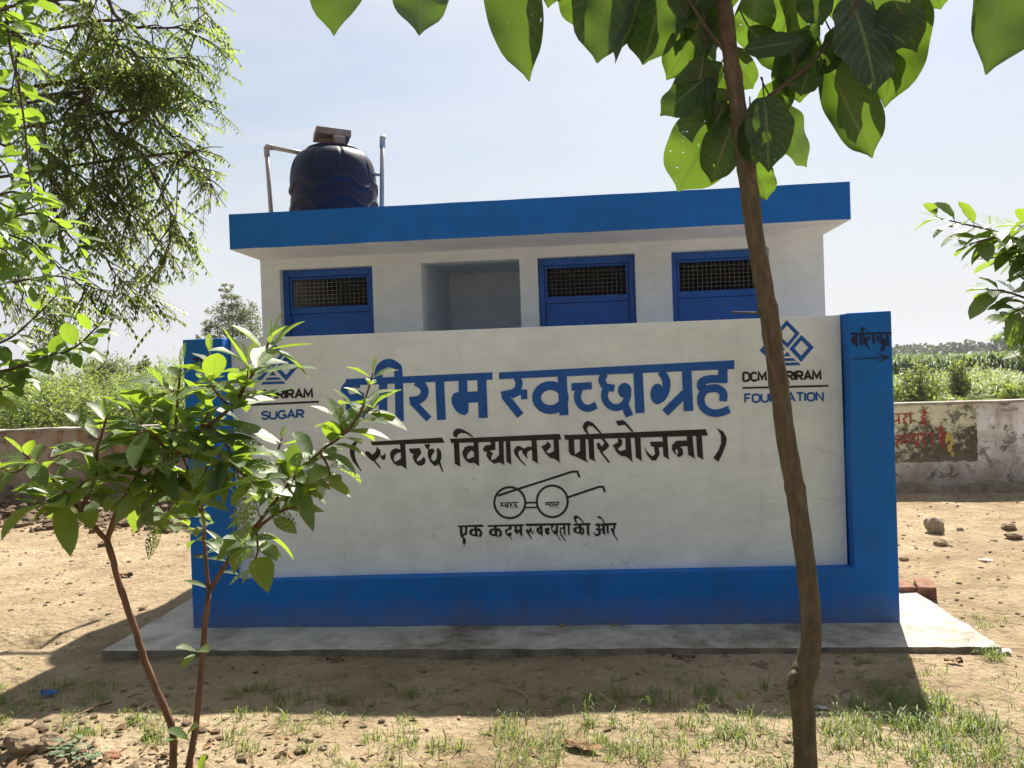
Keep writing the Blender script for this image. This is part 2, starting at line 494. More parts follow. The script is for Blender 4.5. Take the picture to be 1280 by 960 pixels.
M['far_leaf'] = leaf_mat('distant_foliage', (0.10, 0.13, 0.045), (0.10, 0.13, 0.05), (0.24, 0.29, 0.07), 0, 0.6, 0.0, 0.4, 0.3)
M['bush_leaf'] = leaf_mat('undergrowth_leaf', (0.11, 0.155, 0.04), (0.12, 0.16, 0.055), (0.36, 0.46, 0.08), 0, 0.5, 0.0, 0.45, 0.4)
M['pale_leaf'] = leaf_mat('pale_tree_leaf', (0.12, 0.135, 0.065), (0.13, 0.145, 0.08), (0.26, 0.28, 0.12), 0, 0.6, 0.0, 0.4, 0.2)
M['crop_leaf'] = leaf_mat('cane_leaf', (0.085, 0.135, 0.04), (0.10, 0.15, 0.06), (0.26, 0.36, 0.08), 0, 0.60, 0.0, 0.4, 0.2)
M['treeline_leaf'] = leaf_mat('treeline_leaf', (0.045, 0.07, 0.03), (0.05, 0.075, 0.035), (0.10, 0.14, 0.05), 0, 0.7, 0.0, 0.35, 0.0)
M['grass'] = leaf_mat('grass_blade', (0.10, 0.15, 0.035), (0.11, 0.155, 0.045), (0.34, 0.44, 0.07), 0, 0.45, 0.0, 0.45, 0.9)
M['weed'] = leaf_mat('grey_green_weed', (0.14, 0.19, 0.11), (0.15, 0.19, 0.12), (0.30, 0.40, 0.16), 0, 0.6, 0.0, 0.35, 0.0)

# ------------------------------------------------------------------ object helpers
def link(name, me, mat=None, parent=None, smooth=False, loc=None):
    if mat is not None:
        me.materials.append(mat)
    if smooth:
        me.polygons.foreach_set('use_smooth', [True] * len(me.polygons))
    o = bpy.data.objects.new(name, me)
    COL.objects.link(o)
    if loc is not None:
        o.location = loc
    if parent is not None:
        o.parent = parent
        o.matrix_parent_inverse = Matrix.Translation(parent.location).inverted() if not parent.rotation_euler.z else parent.matrix_basis.inverted()
    return o

def tag(o, label, cat, group=None):
    o['label'] = label
    o['category'] = cat
    if group:
        o['group'] = group
    return o

def thing(name, label, cat, loc=(0, 0, 0), group=None):
    o = bpy.data.objects.new(name, None)
    o.empty_display_size = 0.1
    COL.objects.link(o)
    o.location = Vector(tuple(float(v) for v in loc))
    return tag(o, label, cat, group)

def structure(o):
    o['kind'] = 'structure'
    return o
def stuff(o):
    o['kind'] = 'stuff'
    return o

def bm_box(bm, x0, x1, y0, y1, z0, z1):
    v = [bm.verts.new(p) for p in ((x0, y0, z0), (x1, y0, z0), (x1, y1, z0), (x0, y1, z0),
                                   (x0, y0, z1), (x1, y0, z1), (x1, y1, z1), (x0, y1, z1))]
    for f in ((0, 3, 2, 1), (4, 5, 6, 7), (0, 1, 5, 4), (1, 2, 6, 5), (2, 3, 7, 6), (3, 0, 4, 7)):
        bm.faces.new([v[i] for i in f])
    return v

def bm_done(bm, name, mat, parent=None, bevel=0.0, smooth=False, jitter=0.0, loc=None, seg=2):
    if bevel:
        bmesh.ops.bevel(bm, geom=list(bm.edges), offset=bevel, segments=seg, affect='EDGES', profile=0.5)
    bmesh.ops.recalc_face_normals(bm, faces=bm.faces)
    me = bpy.data.meshes.new(name)
    bm.to_mesh(me)
    bm.free()
    return link(name, me, mat, parent, smooth, loc)

def boxes(name, lst, mat, parent=None, bevel=0.006):
    bm = bmesh.new()
    for b_ in lst:
        bm_box(bm, *b_)
    return bm_done(bm, name, mat, parent, bevel)

def tube_data(pts, rads, seg=8, cap=True):
    """tapered tube along a polyline; returns verts, faces"""
    pts = [Vector(tuple(float(c) for c in p)) for p in pts]
    V, F = [], []
    n = len(pts)
    prev = None
    for i in range(n):
        d = (pts[min(i + 1, n - 1)] - pts[max(i - 1, 0)]).normalized()
        if prev is None:
            a = d.orthogonal().normalized()
        else:
            a = (prev - d * prev.dot(d)).normalized()
        prev = a
        b_ = d.cross(a)
        for k in range(seg):
            t = 2 * math.pi * k / seg
            V.append(pts[i] + (a * math.cos(t) + b_ * math.sin(t)) * rads[i])
    for i in range(n - 1):
        for k in range(seg):
            F.append((i * seg + k, i * seg + (k + 1) % seg, (i + 1) * seg + (k + 1) % seg, (i + 1) * seg + k))
    if cap:
        F.append(tuple(range(seg))[::-1])
        F.append(tuple((n - 1) * seg + k for k in range(seg)))
    return V, F

class Geo:
    """collects raw geometry for ONE mesh object"""
    def __init__(self):
        self.V, self.F, self.UV, self.T = [], [], [], []
    def add(self, V, F, uv=None, tone=0.5):
        o = len(self.V)
        self.V.extend([tuple(v) for v in V])
        self.F.extend([tuple(i + o for i in f) for f in F])
        self.UV.extend(uv if uv else [(0.5, 0.5)] * len(V))
        self.T.extend([tone] * len(V))
    def tube(self, pts, rads, seg=8):
        self.add(*tube_data(pts, rads, seg))
    def build(self, name, mat, parent=None, smooth=True):
        me = bpy.data.meshes.new(name)
        me.from_pydata(self.V, [], self.F)
        u = me.uv_layers.new(name='UVMap')
        li = np.empty(len(me.loops), dtype=np.int32)
        me.loops.foreach_get('vertex_index', li)
        u.data.foreach_set('uv', np.asarray(self.UV, dtype=np.float32)[li].ravel())
        a = me.attributes.new('tone', 'FLOAT', 'POINT')
        a.data.foreach_set('value', np.asarray(self.T, dtype=np.float32))
        return link(name, me, mat, parent, smooth)

def smooth_line(pts, n):
    """Catmull-Rom resampling of a list of points (any dimension)"""
    P_ = [np.array(p, float) for p in pts]
    P_ = [2 * P_[0] - P_[1]] + P_ + [2 * P_[-1] - P_[-2]]
    out = []
    segs = len(P_) - 3
    for i in range(n):
        t = i / (n - 1) * segs
        k = min(int(t), segs - 1)
        f = t - k
        a, b_, c, d = P_[k:k + 4]
        out.append(0.5 * ((2 * b_) + (-a + c) * f + (2 * a - 5 * b_ + 4 * c - d) * f * f + (-a + 3 * b_ - 3 * c + d) * f ** 3))
    return out

# ------------------------------------------------------------------ ground
GZ = 0.070                       # the yard lies just below the apron's edge
def ground_h(x, y):
    v = Vector((x, y, 0))
    d = math.hypot(x - 2.0, y - 0.5)
    k = max(0.0, 1.0 - d / 24.0)
    h = (mnoise.noise(v * 0.9) * 0.035 + mnoise.noise(v * 2.6 + Vector((5, 0, 0))) * 0.014
         + mnoise.noise(v * 7.0 + Vector((0, 9, 0))) * 0.007 + mnoise.noise(v * 19.0) * 0.0035) * k
    # turned earth piled at the foot of the boundary wall on the left
    g = math.exp(-((x + 3.6) / 1.9) ** 2 - ((y - 4.6) / 0.42) ** 2)
    h += g * (0.20 + 0.16 * mnoise.noise(v * 3.0) + 0.10 * abs(mnoise.noise(v * 9.0)))
    # churned patch in the near left corner
    g = math.exp(-((x + 0.2) / 0.7) ** 2 - ((y + 1.75) / 0.35) ** 2)
    h += g * (0.03 + 0.05 * mnoise.noise(v * 8.0))
    # little hollow
    g = math.exp(-((x + 1.05) / 0.22) ** 2 - ((y + 0.13) / 0.10) ** 2)
    h -= g * 0.07
    # soil worn away in front of the apron's lip
    if -0.5 < x < 4.8:
        h -= 0.016 * math.exp(-((y + 0.44) / 0.045) ** 2)
    # stays level under the apron and the wall
    if -0.4 < x < 4.66 and -0.46 < y < 3.4:
        h = min(h, 0.0)
    return h + GZ

def axis(a, b, step, far):
    c = list(np.arange(a, b + 1e-6, step))
    lo, hi, s = a, b, step
    while hi < far:
        s *= 1.28
        hi += s
        lo -= s
        c = [lo] + c + [hi]
    return c
gx, gy = axis(-4.5, 8.2, 0.042, 900), axis(-2.6, 5.2, 0.034, 900)
nx, ny = len(gx), len(gy)
gv = [(x, y, ground_h(x, y) if (abs(x) < 40 and abs(y) < 40) else GZ) for y in gy for x in gx]
gf = [(j * nx + i, j * nx + i + 1, (j + 1) * nx + i + 1, (j + 1) * nx + i) for j in range(ny - 1) for i in range(nx - 1)]
me = bpy.data.meshes.new('ground')
me.from_pydata(gv, [], gf)
structure(link('ground', me, M['ground'], smooth=True))

# ------------------------------------------------------------------ apron slab
PZ = 0.10
def apron():
    bm = bmesh.new()
    rng = random.Random(4)
    x0, x1, y0, y1 = -0.34, 4.60, -0.405, 3.3
    top, bot = [], []
    edge = []
    for i in range(61):
        edge.append((x0 + (x1 - x0) * i / 60, y0 + rng.uniform(-.006, .006)))
    for i in range(1, 41):
        edge.append((x1 + rng.uniform(-.008, .008), y0 + (y1 - y0) * i / 40))
    for i in range(1, 61):
        edge.append((x1 - (x1 - x0) * i / 60, y1))
    for i in range(1, 40):
        edge.append((x0 + rng.uniform(-.006, .006), y1 - (y1 - y0) * i / 40))
    for x, y in edge:
        top.append(bm.verts.new((x, y, PZ + rng.uniform(-.003, .002))))
        bot.append(bm.verts.new((x + rng.uniform(-.01, .01), y + rng.uniform(-.004, .012), -0.08)))
    bm.faces.new(top)
    n = len(edge)
    for i in range(n):
        bm.faces.new((bot[i], bot[(i + 1) % n], top[(i + 1) % n], top[i]))
    o = bm_done(bm, 'concrete_apron', M['concrete'])
    o.data.materials.append(simple('shade_and_soil_concrete', (0.12, 0.098, 0.07), (0.30, 0.26, 0.20), 9, 0.95, 0.8, 0.012))  # side faces coloured darker for the shade along the edge, plus soil
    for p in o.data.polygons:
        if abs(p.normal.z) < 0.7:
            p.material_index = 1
    return o
ap = apron()
ap['label'] = 'low grey concrete apron running round the foot of the building'
ap['category'] = 'concrete apron'
ap['kind'] = 'thing'

# ------------------------------------------------------------------ screen wall with the painted signs
TOPZ = 1.90
YP = 0.10                       # face of the recessed cream panel
sw = thing('screen_wall', 'cream and blue masonry screen wall painted with the sanitation slogan', 'screen wall', (2.125, 0.1, PZ))
sw['kind'] = 'thing'
L = 4.2512
bm = bmesh.new()
bm_box(bm, 0.262, 3.998, YP, 0.23, 0.30, TOPZ - 0.004)
bm_done(bm, 'panel', M['panel'], sw, 0.004)
# blue surround: two pilasters and the plinth band as one U-shaped piece
def surround():
    bm = bmesh.new()
    outl = [(0, PZ - 0.02), (L, PZ - 0.02), (L, TOPZ + .004), (4.000, TOPZ), (4.010, 1.5), (4.002, 1.0), (4.012, 0.416), (2.4, 0.405), (1.1, 0.392),
            (0.268, 0.376), (0.258, 1.0), (0.262, 1.5), (0.255, TOPZ - 0.003), (0, TOPZ - 0.004)]
    f = [bm.verts.new((x, 0.0, z)) for x, z in outl]
    b = [bm.verts.new((x, 0.235, z)) for x, z in outl]
    bm.faces.new(f)
    bm.faces.new(b[::-1])
    n = len(outl)
    for i in range(n):
        bm.faces.new((f[i], b[i], b[(i + 1) % n], f[(i + 1) % n]))
    return bm_done(bm, 'surround', M['blue'], sw, 0.007)
surround()

# ------------------------------------------------------------------ lettering: flat brush strokes of paint on the wall faces
class Paint:
    def __init__(self, yplane, ox=0, oy=0, sc=1.0, clipx=None):
        self.y, self.ox, self.oy, self.sc, self.n = yplane, ox, oy, sc, 0
        self.V, self.F = [], []
        self.clipx = clipx
    def frame(self, ox, oy, sc):
        self.ox, self.oy, self.sc = ox, oy, sc
        return self
    def put(self, P2, F):
        o = len(self.V)
        yy = self.y - 0.0016 - 0.00007 * self.n
        self.n += 1
        for (x, y) in P2:
            p = on_y(self.ox + x / self.sc, self.oy + y / self.sc, yy)
            if self.clipx is not None:
                p[0] = min(p[0], self.clipx)
            self.V.append(tuple(p))
        self.F.extend([tuple(i + o for i in f) for f in F])
    def poly(self, pts):
        self.put(pts, [tuple(range(len(pts)))])
    def line(self, pts, w, curve=True, closed=False, n=None):
        """ribbon of width w (in trace units) with mitred joins"""
        if curve and len(pts) > 2:
            if closed:
                pts = list(pts)
            else:
                pts = smooth_line(pts, n or (len(pts) * 7))
        P_ = [np.array(p, float) for p in pts]
        m = len(P_)
        out = []
        for i in range(m):
            if closed:
                a, c = P_[i - 1], P_[(i + 1) % m]
            else:
                a, c = P_[max(i - 1, 0)], P_[min(i + 1, m - 1)]
            p = P_[i]
            def nrm(u):
                q = np.array([-u[1], u[0]])
                return q / (np.linalg.norm(q) + 1e-9)
            n1, n2 = nrm(p - a), nrm(c - p)
            if not closed and i == 0:
                n1 = n2
            if not closed and i == m - 1:
                n2 = n1
            q = n1 + n2
            q /= (np.linalg.norm(q) + 1e-9)
            k = 1.0 / max(0.45, float(q @ n1))
            ww = w if not callable(w) else w(i / (m - 1))
            out += [p + q * ww / 2 * k, p - q * ww / 2 * k]
        F = [(2 * i, 2 * i + 1, 2 * i + 3, 2 * i + 2) for i in range(m - 1)]
        if closed:
            F.append((2 * m - 2, 2 * m - 1, 1, 0))
        self.put(out, F)
    def nib(self, pts, v, curve=True):
        """flat-brush stroke: the nib edge v is swept along the path"""
        if curve and len(pts) > 2:
            pts = smooth_line(pts, len(pts) * 7)
        v = np.array(v, float) / 2
        # thin round core keeps hairlines visible where the path runs along the nib
        out, F = [], []
        for p in pts:
            out += [np.array(p) - v, np.array(p) + v]
        for i in range(len(pts) - 1):
            F.append((2 * i, 2 * i + 1, 2 * i + 3, 2 * i + 2))
        self.put(out, F)
        self.line(pts, float(np.linalg.norm(v)) * 0.34, curve=False)
    def ring(self, cx, cy, rx, ry, w, n=56):
        self.line([(cx + rx * math.cos(2 * math.pi * i / n), cy + ry * math.sin(2 * math.pi * i / n)) for i in range(n)], w, False, True)
    def blob(self, cx, cy, rx, ry, n=28):
        self.poly([(cx + rx * math.cos(2 * math.pi * i / n), cy + ry * math.sin(2 * math.pi * i / n)) for i in range(n)])
    def build(self, name, mat, parent):
        me = bpy.data.meshes.new(name)
        me.from_pydata(self.V, [], self.F)
        return link(name, me, mat, parent)

# --- big blue title
T = Paint(YP)
A = T.frame(420, 430, 4.923)
A.poly([(60, 216), (963, 174), (963, 219), (60, 256)])
A.line([(262, 222), (262, 175), (282, 135), (328, 117), (370, 138), (384, 185), (392, 476)], 52)
A.line([(290, 235), (290, 478)], 52, False)
A.line([(150, 250), (85, 245), (52, 285), (75, 330), (135, 325), (160, 300)], 46)
A.line([(150, 300), (150, 350), (110, 385), (60, 385)], 40)
A.line([(70, 378), (180, 440)], 40, False)
A.line([(190, 410), (285, 330)], 34, False)
A.line([(492, 232), (535, 262), (545, 305), (515, 340), (453, 351)], 50)
A.line([(468, 352), (572, 462)], 44, False)
A.line([(638, 228), (649, 467)], 55, False)
A.line([(781, 224), (783, 320)], 54, False)
A.poly([(757, 292), (722, 305), (709, 335), (714, 370), (735, 408), (762, 430), (792, 438), (812, 424), (817, 395), (815, 362), (880, 358), (880, 290), (811, 294)])
A.line([(897, 220), (906, 455)], 56, False)
B = T.frame(610, 430, 4.0)
B.poly([(55, 142), (1232, 81), (1232, 125), (55, 176)])
B.line([(146, 168), (155, 200), (135, 238), (67, 256)], 36)
B.line([(82, 256), (162, 358)], 40, False)
B.line([(118, 262), (172, 236)], 24, False)
B.poly([(164, 228), (196, 227), (197, 276), (165, 277)])
B.ring(312, 268, 69, 60, 45)
B.line([(371, 158), (380, 356)], 46, False)
B.poly([(416, 196), (518, 190), (520, 226), (418, 234)])
B.line([(462, 215), (447, 262), (463, 305), (500, 322), (542, 306)], 36)
B.line([(582, 150), (570, 182), (588, 212), (632, 222)], 36)
B.line([(592, 216), (582, 262), (602, 302), (640, 318), (678, 303), (698, 262), (694, 226), (668, 212)], 35)
B.blob(683, 232, 34, 38)
B.line([(682, 300), (708, 361)], 40, False)
B.line([(750, 140), (760, 345)], 47, False)
B.line([(866, 138), (890, 180), (889, 230), (868, 270), (846, 272)], 40)
B.blob(847, 250, 35, 52)
B.line([(993, 128), (1003, 335)], 48, False)
B.line([(985, 246), (886, 344)], 42, False)
B.line([(1174, 118), (1176, 192)], 46, False)
B.line([(1196, 176), (1110, 176), (1070, 190), (1066, 216), (1092, 228)], 40)
B.line([(1092, 226), (1145, 222), (1176, 246), (1176, 286)], 40)
B.line([(1086, 226), (1064, 270), (1076, 316), (1112, 342), (1158, 344), (1208, 327)], 38)
T.build('title_lettering', M['ink_blue'], sw)

# --- black second line: outlines of the brush strokes
T = Paint(YP)
A = T.frame(420, 430, 4.923)
A.line([(142, 585), (103, 635), (108, 705), (155, 782)], lambda t: 8 + 22 * math.sin(math.pi * min(1, t * 1.1)))
A = T.frame(440, 540, 9.846)
for q in ([(230, 120), (1108, 68), (1142, 132), (250, 165)],
          [(160, 245), (178, 235), (215, 245), (245, 278), (275, 260), (300, 220), (300, 180), (350, 225), (352, 270), (330, 310), (270, 362), (240, 350), (200, 315), (165, 275)],
          [(255, 350), (345, 450), (358, 440), (282, 348)],
          [(345, 285), (375, 290), (400, 275), (412, 245), (415, 300), (405, 340), (375, 345), (350, 310)],
          [(590, 150), (655, 150), (670, 445), (688, 466), (600, 410), (605, 340), (597, 240)],
          [(596, 215), (540, 198), (490, 220), (465, 265), (475, 325), (515, 390), (560, 417), (612, 412), (602, 325), (560, 355), (525, 365), (512, 335), (525, 290), (560, 262), (598, 250)],
          [(700, 205), (835, 198), (855, 260), (835, 285), (800, 330), (800, 365), (850, 345), (885, 300), (905, 340), (900, 385), (860, 415), (815, 415), (770, 370), (745, 310), (755, 268), (722, 262)],
          [(890, 150), (965, 150), (945, 200), (950, 222), (930, 215), (900, 180)],
          [(940, 215), (995, 200), (1020, 235), (985, 285), (975, 330), (1000, 362), (1035, 340), (1045, 290), (1040, 210), (1065, 195), (1100, 250), (1100, 320), (1085, 370), (1050, 410), (1015, 418), (965, 370), (935, 310), (930, 260)],
          [(1062, 385), (1112, 492), (1126, 488), (1088, 372)]):
    A.poly(q)
A = T.frame(560, 530, 8.533)
for q in ([(18, 158), (1190, 105), (1210, 165), (35, 205)],
          [(92, 150), (60, 130), (52, 95), (75, 58), (115, 45), (165, 60), (230, 100), (275, 140), (255, 140), (190, 100), (140, 95), (105, 115)],
          [(60, 195), (118, 190), (130, 440), (145, 460), (72, 425)],
          [(276, 235), (230, 230), (180, 245), (152, 300), (160, 345), (190, 395), (235, 420), (281, 412), (275, 350), (215, 375), (200, 355), (215, 310), (250, 280), (277, 300)],
          [(272, 185), (325, 182), (332, 430), (342, 455), (280, 415)],
          [(455, 190), (505, 185), (505, 275), (440, 285), (480, 310), (465, 345), (460, 385), (500, 375), (545, 330), (540, 185), (592, 182), (598, 420), (605, 440), (550, 410), (490, 425), (440, 385), (410, 340), (415, 300), (380, 290), (372, 265), (395, 230), (455, 222)],
          [(615, 182), (665, 180), (675, 420), (682, 435), (625, 405)], [(890, 175), (945, 170), (958, 410), (972, 430), (900, 385)],
          [(896, 245), (850, 240), (820, 260), (795, 255), (765, 232), (725, 240), (702, 280), (712, 325), (760, 385), (825, 445), (830, 435), (775, 375), (748, 320), (755, 290), (790, 275), (795, 310), (850, 380), (840, 330), (850, 295), (897, 270)],
          [(995, 240), (1045, 215), (1060, 185), (1095, 215), (1095, 250), (1060, 280), (1050, 300), (1080, 312), (1130, 290), (1125, 165), (1180, 162), (1190, 395), (1205, 420), (1130, 370), (1090, 362), (1045, 320), (1020, 280)]):
    A.poly(q)
A = T.frame(700, 520, 5.953)
for q in ([(28, 142), (1085, 98), (1102, 145), (40, 178)],
          [(62, 170), (105, 170), (110, 285), (148, 262), (148, 166), (190, 164), (195, 320), (212, 348), (110, 300), (80, 290), (65, 265)],
          [(208, 160), (250, 158), (258, 325), (268, 342), (218, 318)],
          [(205, 137), (180, 110), (168, 80), (180, 50), (205, 35), (245, 50), (300, 115), (312, 132), (298, 132), (245, 78), (215, 72), (198, 95), (214, 134)],
          [(296, 158), (330, 168), (368, 220), (350, 245), (315, 270), (280, 245), (272, 205), (290, 195), (310, 228), (332, 200)], [(292, 262), (362, 350), (372, 342), (310, 262)],
          [(392, 218), (432, 195), (432, 160), (465, 180), (462, 215), (430, 245), (445, 262), (490, 250), (485, 156), (525, 154), (538, 330), (548, 348), (490, 302), (455, 298), (425, 275), (405, 240)],
          [(555, 150), (598, 148), (608, 325), (615, 340), (565, 308)], [(415, 38), (470, 30), (490, 45), (548, 114), (535, 120), (482, 65), (432, 72)],
          [(668, 192), (765, 190), (762, 146), (798, 144), (808, 308), (818, 328), (770, 300), (765, 230), (735, 235), (742, 285), (715, 330), (685, 332), (650, 295), (622, 220), (650, 265), (685, 300), (708, 285), (700, 230), (678, 225)],
          [(835, 215), (865, 185), (945, 182), (942, 144), (985, 142), (1000, 300), (1010, 320), (955, 290), (948, 225), (895, 228), (915, 250), (918, 285), (890, 308), (868, 296), (880, 268), (872, 246), (858, 252), (864, 290), (845, 272), (832, 245)],
          [(1012, 140), (1055, 138), (1065, 310), (1072, 328), (1022, 300)],
          [(1165, 88), (1215, 115), (1242, 165), (1235, 215), (1205, 290), (1178, 342), (1142, 312), (1180, 255), (1200, 200), (1198, 140)]):
    A.poly(q)
T.build('subtitle_lettering', M['ink_black'], sw)

# --- spectacles emblem, slogan
T = Paint(YP)
A = T.frame(560, 580, 5.333)
A.ring(412, 258, 103, 103, 15)
A.ring(695, 249, 103, 105, 15)
A.line([(332, 212), (470, 166), (640, 112), (825, 52), (862, 50), (877, 90)], 15, False)
A.line([(800, 222), (1005, 153), (1034, 152), (1047, 188)], 15, False)
A.line([(516, 258), (590, 258)], 13, False)
A.line([(514, 291), (594, 289)], 11, False)
v3 = (8, 6)
A.poly([(344, 257), (470, 253), (470, 260), (344, 264)])
for s in ([(360, 262), (358, 272), (348, 278)], [(350, 279), (366, 296)], [(360, 280), (378, 276)], [(396, 262), (399, 292)],
          [(394, 270), (384, 272), (386, 288), (397, 284)], [(412, 268), (426, 268), (416, 276), (420, 288), (432, 286)],
          [(442, 260), (446, 270), (456, 270)], [(448, 270), (444, 284), (456, 290), (460, 276)], [(456, 290), (468, 300)]):
    A.nib(s, v3)
A.poly([(648, 254), (742, 250), (742, 257), (648, 261)])
for s in ([(660, 256), (658, 270), (652, 272), (662, 280)], [(662, 272), (680, 270)], [(678, 255), (681, 288)], [(692, 254), (695, 288)],
          [(706, 256), (712, 266), (704, 274), (716, 290)], [(732, 252), (735, 274)], [(732, 268), (722, 272), (724, 286), (738, 292)]):
    A.nib(s, v3)
T.build('spectacles_emblem', M['ink_black'], sw)
T = Paint(YP)
A = T.frame(560, 580, 5.333)
T.frame(568, 648, 11.636)
KA = ([(285, 118), (330, 116), (340, 250), (352, 285), (300, 245)], [(292, 150), (240, 150), (212, 190), (225, 235), (270, 260), (320, 262), (315, 228), (270, 228), (252, 205), (275, 178), (300, 168)],
      [(325, 150), (365, 140), (405, 190), (405, 240), (375, 278), (350, 255), (370, 215), (365, 192), (330, 185)])
for q in ([(40, 105), (405, 88), (435, 125), (55, 128)], [(475, 98), (1000, 82), (1020, 112), (490, 125)],
          [(75, 124), (120, 122), (122, 225), (150, 215), (155, 122), (190, 120), (185, 240), (150, 245), (130, 270), (165, 295), (168, 345), (145, 400), (118, 350), (122, 300), (85, 260)],
          *KA, *[[(x + 287, y - 1) for x, y in q] for q in KA],
          [(790, 112), (835, 110), (830, 165), (790, 170), (760, 195), (770, 225), (800, 205), (825, 200), (838, 230), (815, 262), (850, 310), (840, 314), (795, 265), (755, 240), (732, 190), (745, 155), (790, 145)],
          [(870, 110), (910, 110), (915, 165), (945, 165), (945, 106), (985, 105), (990, 245), (1000, 275), (950, 230), (945, 200), (925, 205), (915, 240), (870, 190), (865, 165), (878, 160)],
          [(1040, 165), (1060, 150), (1075, 175), (1100, 150), (1095, 110), (1125, 150), (1125, 185), (1090, 215), (1135, 305), (1120, 300), (1060, 220), (1040, 190)], [(1118, 200), (1150, 180), (1152, 215), (1130, 228)]):
    T.poly(q)
T.frame(668, 638, 11.636)
for q in ([(-133, 192), (520, 182), (545, 215), (-120, 230)],
          [(80, 235), (40, 250), (25, 280), (40, 325), (75, 350), (115, 345), (110, 312), (80, 320), (66, 295), (85, 265), (112, 255)], [(78, 215), (118, 212), (122, 360), (132, 385), (85, 345), (84, 318)][:5],
          [(145, 265), (215, 245), (222, 285), (200, 315), (225, 318), (215, 350), (190, 360), (160, 330), (155, 290)],
          [(235, 220), (285, 218), (262, 265), (275, 305), (300, 290), (320, 212), (345, 212), (345, 310), (335, 345), (385, 445), (370, 440), (320, 350), (290, 345), (250, 300)],
          [(420, 200), (450, 200), (452, 345), (465, 375), (425, 340), (425, 272), (395, 270), (385, 300), (400, 350), (460, 450), (445, 445), (385, 370), (365, 310), (375, 255), (420, 240)],
          [(480, 198), (512, 196), (515, 360), (522, 382), (488, 345)], [(558, 195), (805, 180), (825, 215), (575, 225)],
          [(650, 235), (600, 240), (560, 265), (570, 310), (610, 335), (680, 345), (678, 312), (625, 312), (602, 290), (625, 262), (660, 260)], [(640, 210), (680, 208), (690, 335), (700, 355), (655, 330)],
          [(685, 235), (720, 265), (728, 315), (700, 365), (680, 350), (700, 310), (695, 278), (680, 268)], [(758, 205), (795, 202), (800, 360), (805, 385), (765, 345)],
          [(610, 190), (580, 150), (570, 100), (590, 72), (625, 75), (680, 120), (725, 182), (710, 186), (660, 130), (625, 110), (605, 125), (625, 186)], [(960, 190), (1190, 180), (1200, 215), (970, 225)],
          [(885, 195), (940, 185), (965, 215), (945, 255), (968, 290), (965, 345), (925, 382), (885, 370), (850, 315), (860, 310), (895, 345), (930, 335), (930, 295), (890, 285), (885, 268), (915, 265), (925, 230), (890, 225)],
          [(955, 268), (1000, 255), (1000, 285), (960, 292)], [(985, 205), (1025, 203), (1030, 345), (1045, 370), (990, 330)], [(1045, 204), (1080, 202), (1082, 345), (1090, 358), (1055, 325)],
          [(915, 90), (940, 80), (965, 90), (1000, 130), (1025, 186), (1008, 186), (975, 125), (940, 115), (920, 110)],
          [(1140, 200), (1175, 200), (1180, 250), (1160, 285), (1165, 340), (1220, 440), (1210, 445), (1145, 350), (1115, 290), (1110, 265), (1125, 258), (1145, 265), (1150, 240)]):
    T.poly(q)
T.build('slogan_lettering', M['ink_black'], sw)

# --- the two woven-square emblems with their captions
GLYPH = {
    'D': ([[(0, 0), (0, 1)], [(0, 0), (.35, 0), (.62, .2), (.62, .8), (.35, 1), (0, 1)]], .80),
    'C': ([[(.62, .16), (.38, 0), (.08, .15), (0, .5), (.08, .85), (.38, 1), (.62, .84)]], .78),
    'M': ([[(0, 1), (.04, 0), (.40, .75), (.76, 0), (.80, 1)]], 1.02),
    'S': ([[(.55, .12), (.3, 0), (.04, .14), (.06, .38), (.5, .58), (.56, .84), (.3, 1), (0, .86)]], .74),
    'H': ([[(0, 0), (0, 1)], [(.6, 0), (.6, 1)], [(0, .5), (.6, .5)]], .80),
    'R': ([[(0, 1), (0, 0), (.4, 0), (.58, .14), (.58, .4), (.4, .52), (0, .52)], [(.28, .52), (.62, 1)]], .80),
    'I': ([[(0, 0), (0, 1)]], .22),
    'A': ([[(0, 1), (.36, 0), (.72, 1)], [(.14, .66), (.58, .66)]], .90),
    'F': ([[(0, 1), (0, 0), (.52, 0)], [(0, .48), (.42, .48)]], .70),
    'O': ([[(.34, 0), (.06, .15), (0, .5), (.06, .85), (.34, 1), (.62, .85), (.68, .5), (.62, .15), (.34, 0)]], .86),
    'U': ([[(0, 0), (0, .72), (.14, .95), (.32, 1), (.5, .95), (.62, .72), (.62, 0)]], .82),
    'N': ([[(0, 1), (0, 0), (.6, 1), (.6, 0)]], .80),
    'T': ([[(.32, 0), (.32, 1)], [(0, 0), (.64, 0)]], .80),
    'G': ([[(.62, .16), (.38, 0), (.08, .15), (0, .5), (.08, .85), (.38, 1), (.64, .86), (.64, .56), (.38, .56)]], .84),
    ' ': ([], .45)}
def caption(T, text, x0, y0, x1, y1, h, w):
    """stroke letters along the base line (x0,y0)-(x1,y1)"""
    tot = sum(GLYPH[c][1] for c in text) - 0.18
    sx = (x1 - x0) / tot
    sl_ = (y1 - y0) / (x1 - x0)
    x = 0.0
    rng = random.Random(len(text))
    for c in text:
        for st in GLYPH[c][0]:
            pts = [(x0 + (x + px) * sx, y0 + (x + px) * sx * sl_ - h * (1 - py) + rng.uniform(-.4, .4)) for px, py in st]
            curved = c in 'CSOUG' or (c == 'D' and len(st) > 2)
            T.line(pts, w, curved)
        x += GLYPH[c][1]

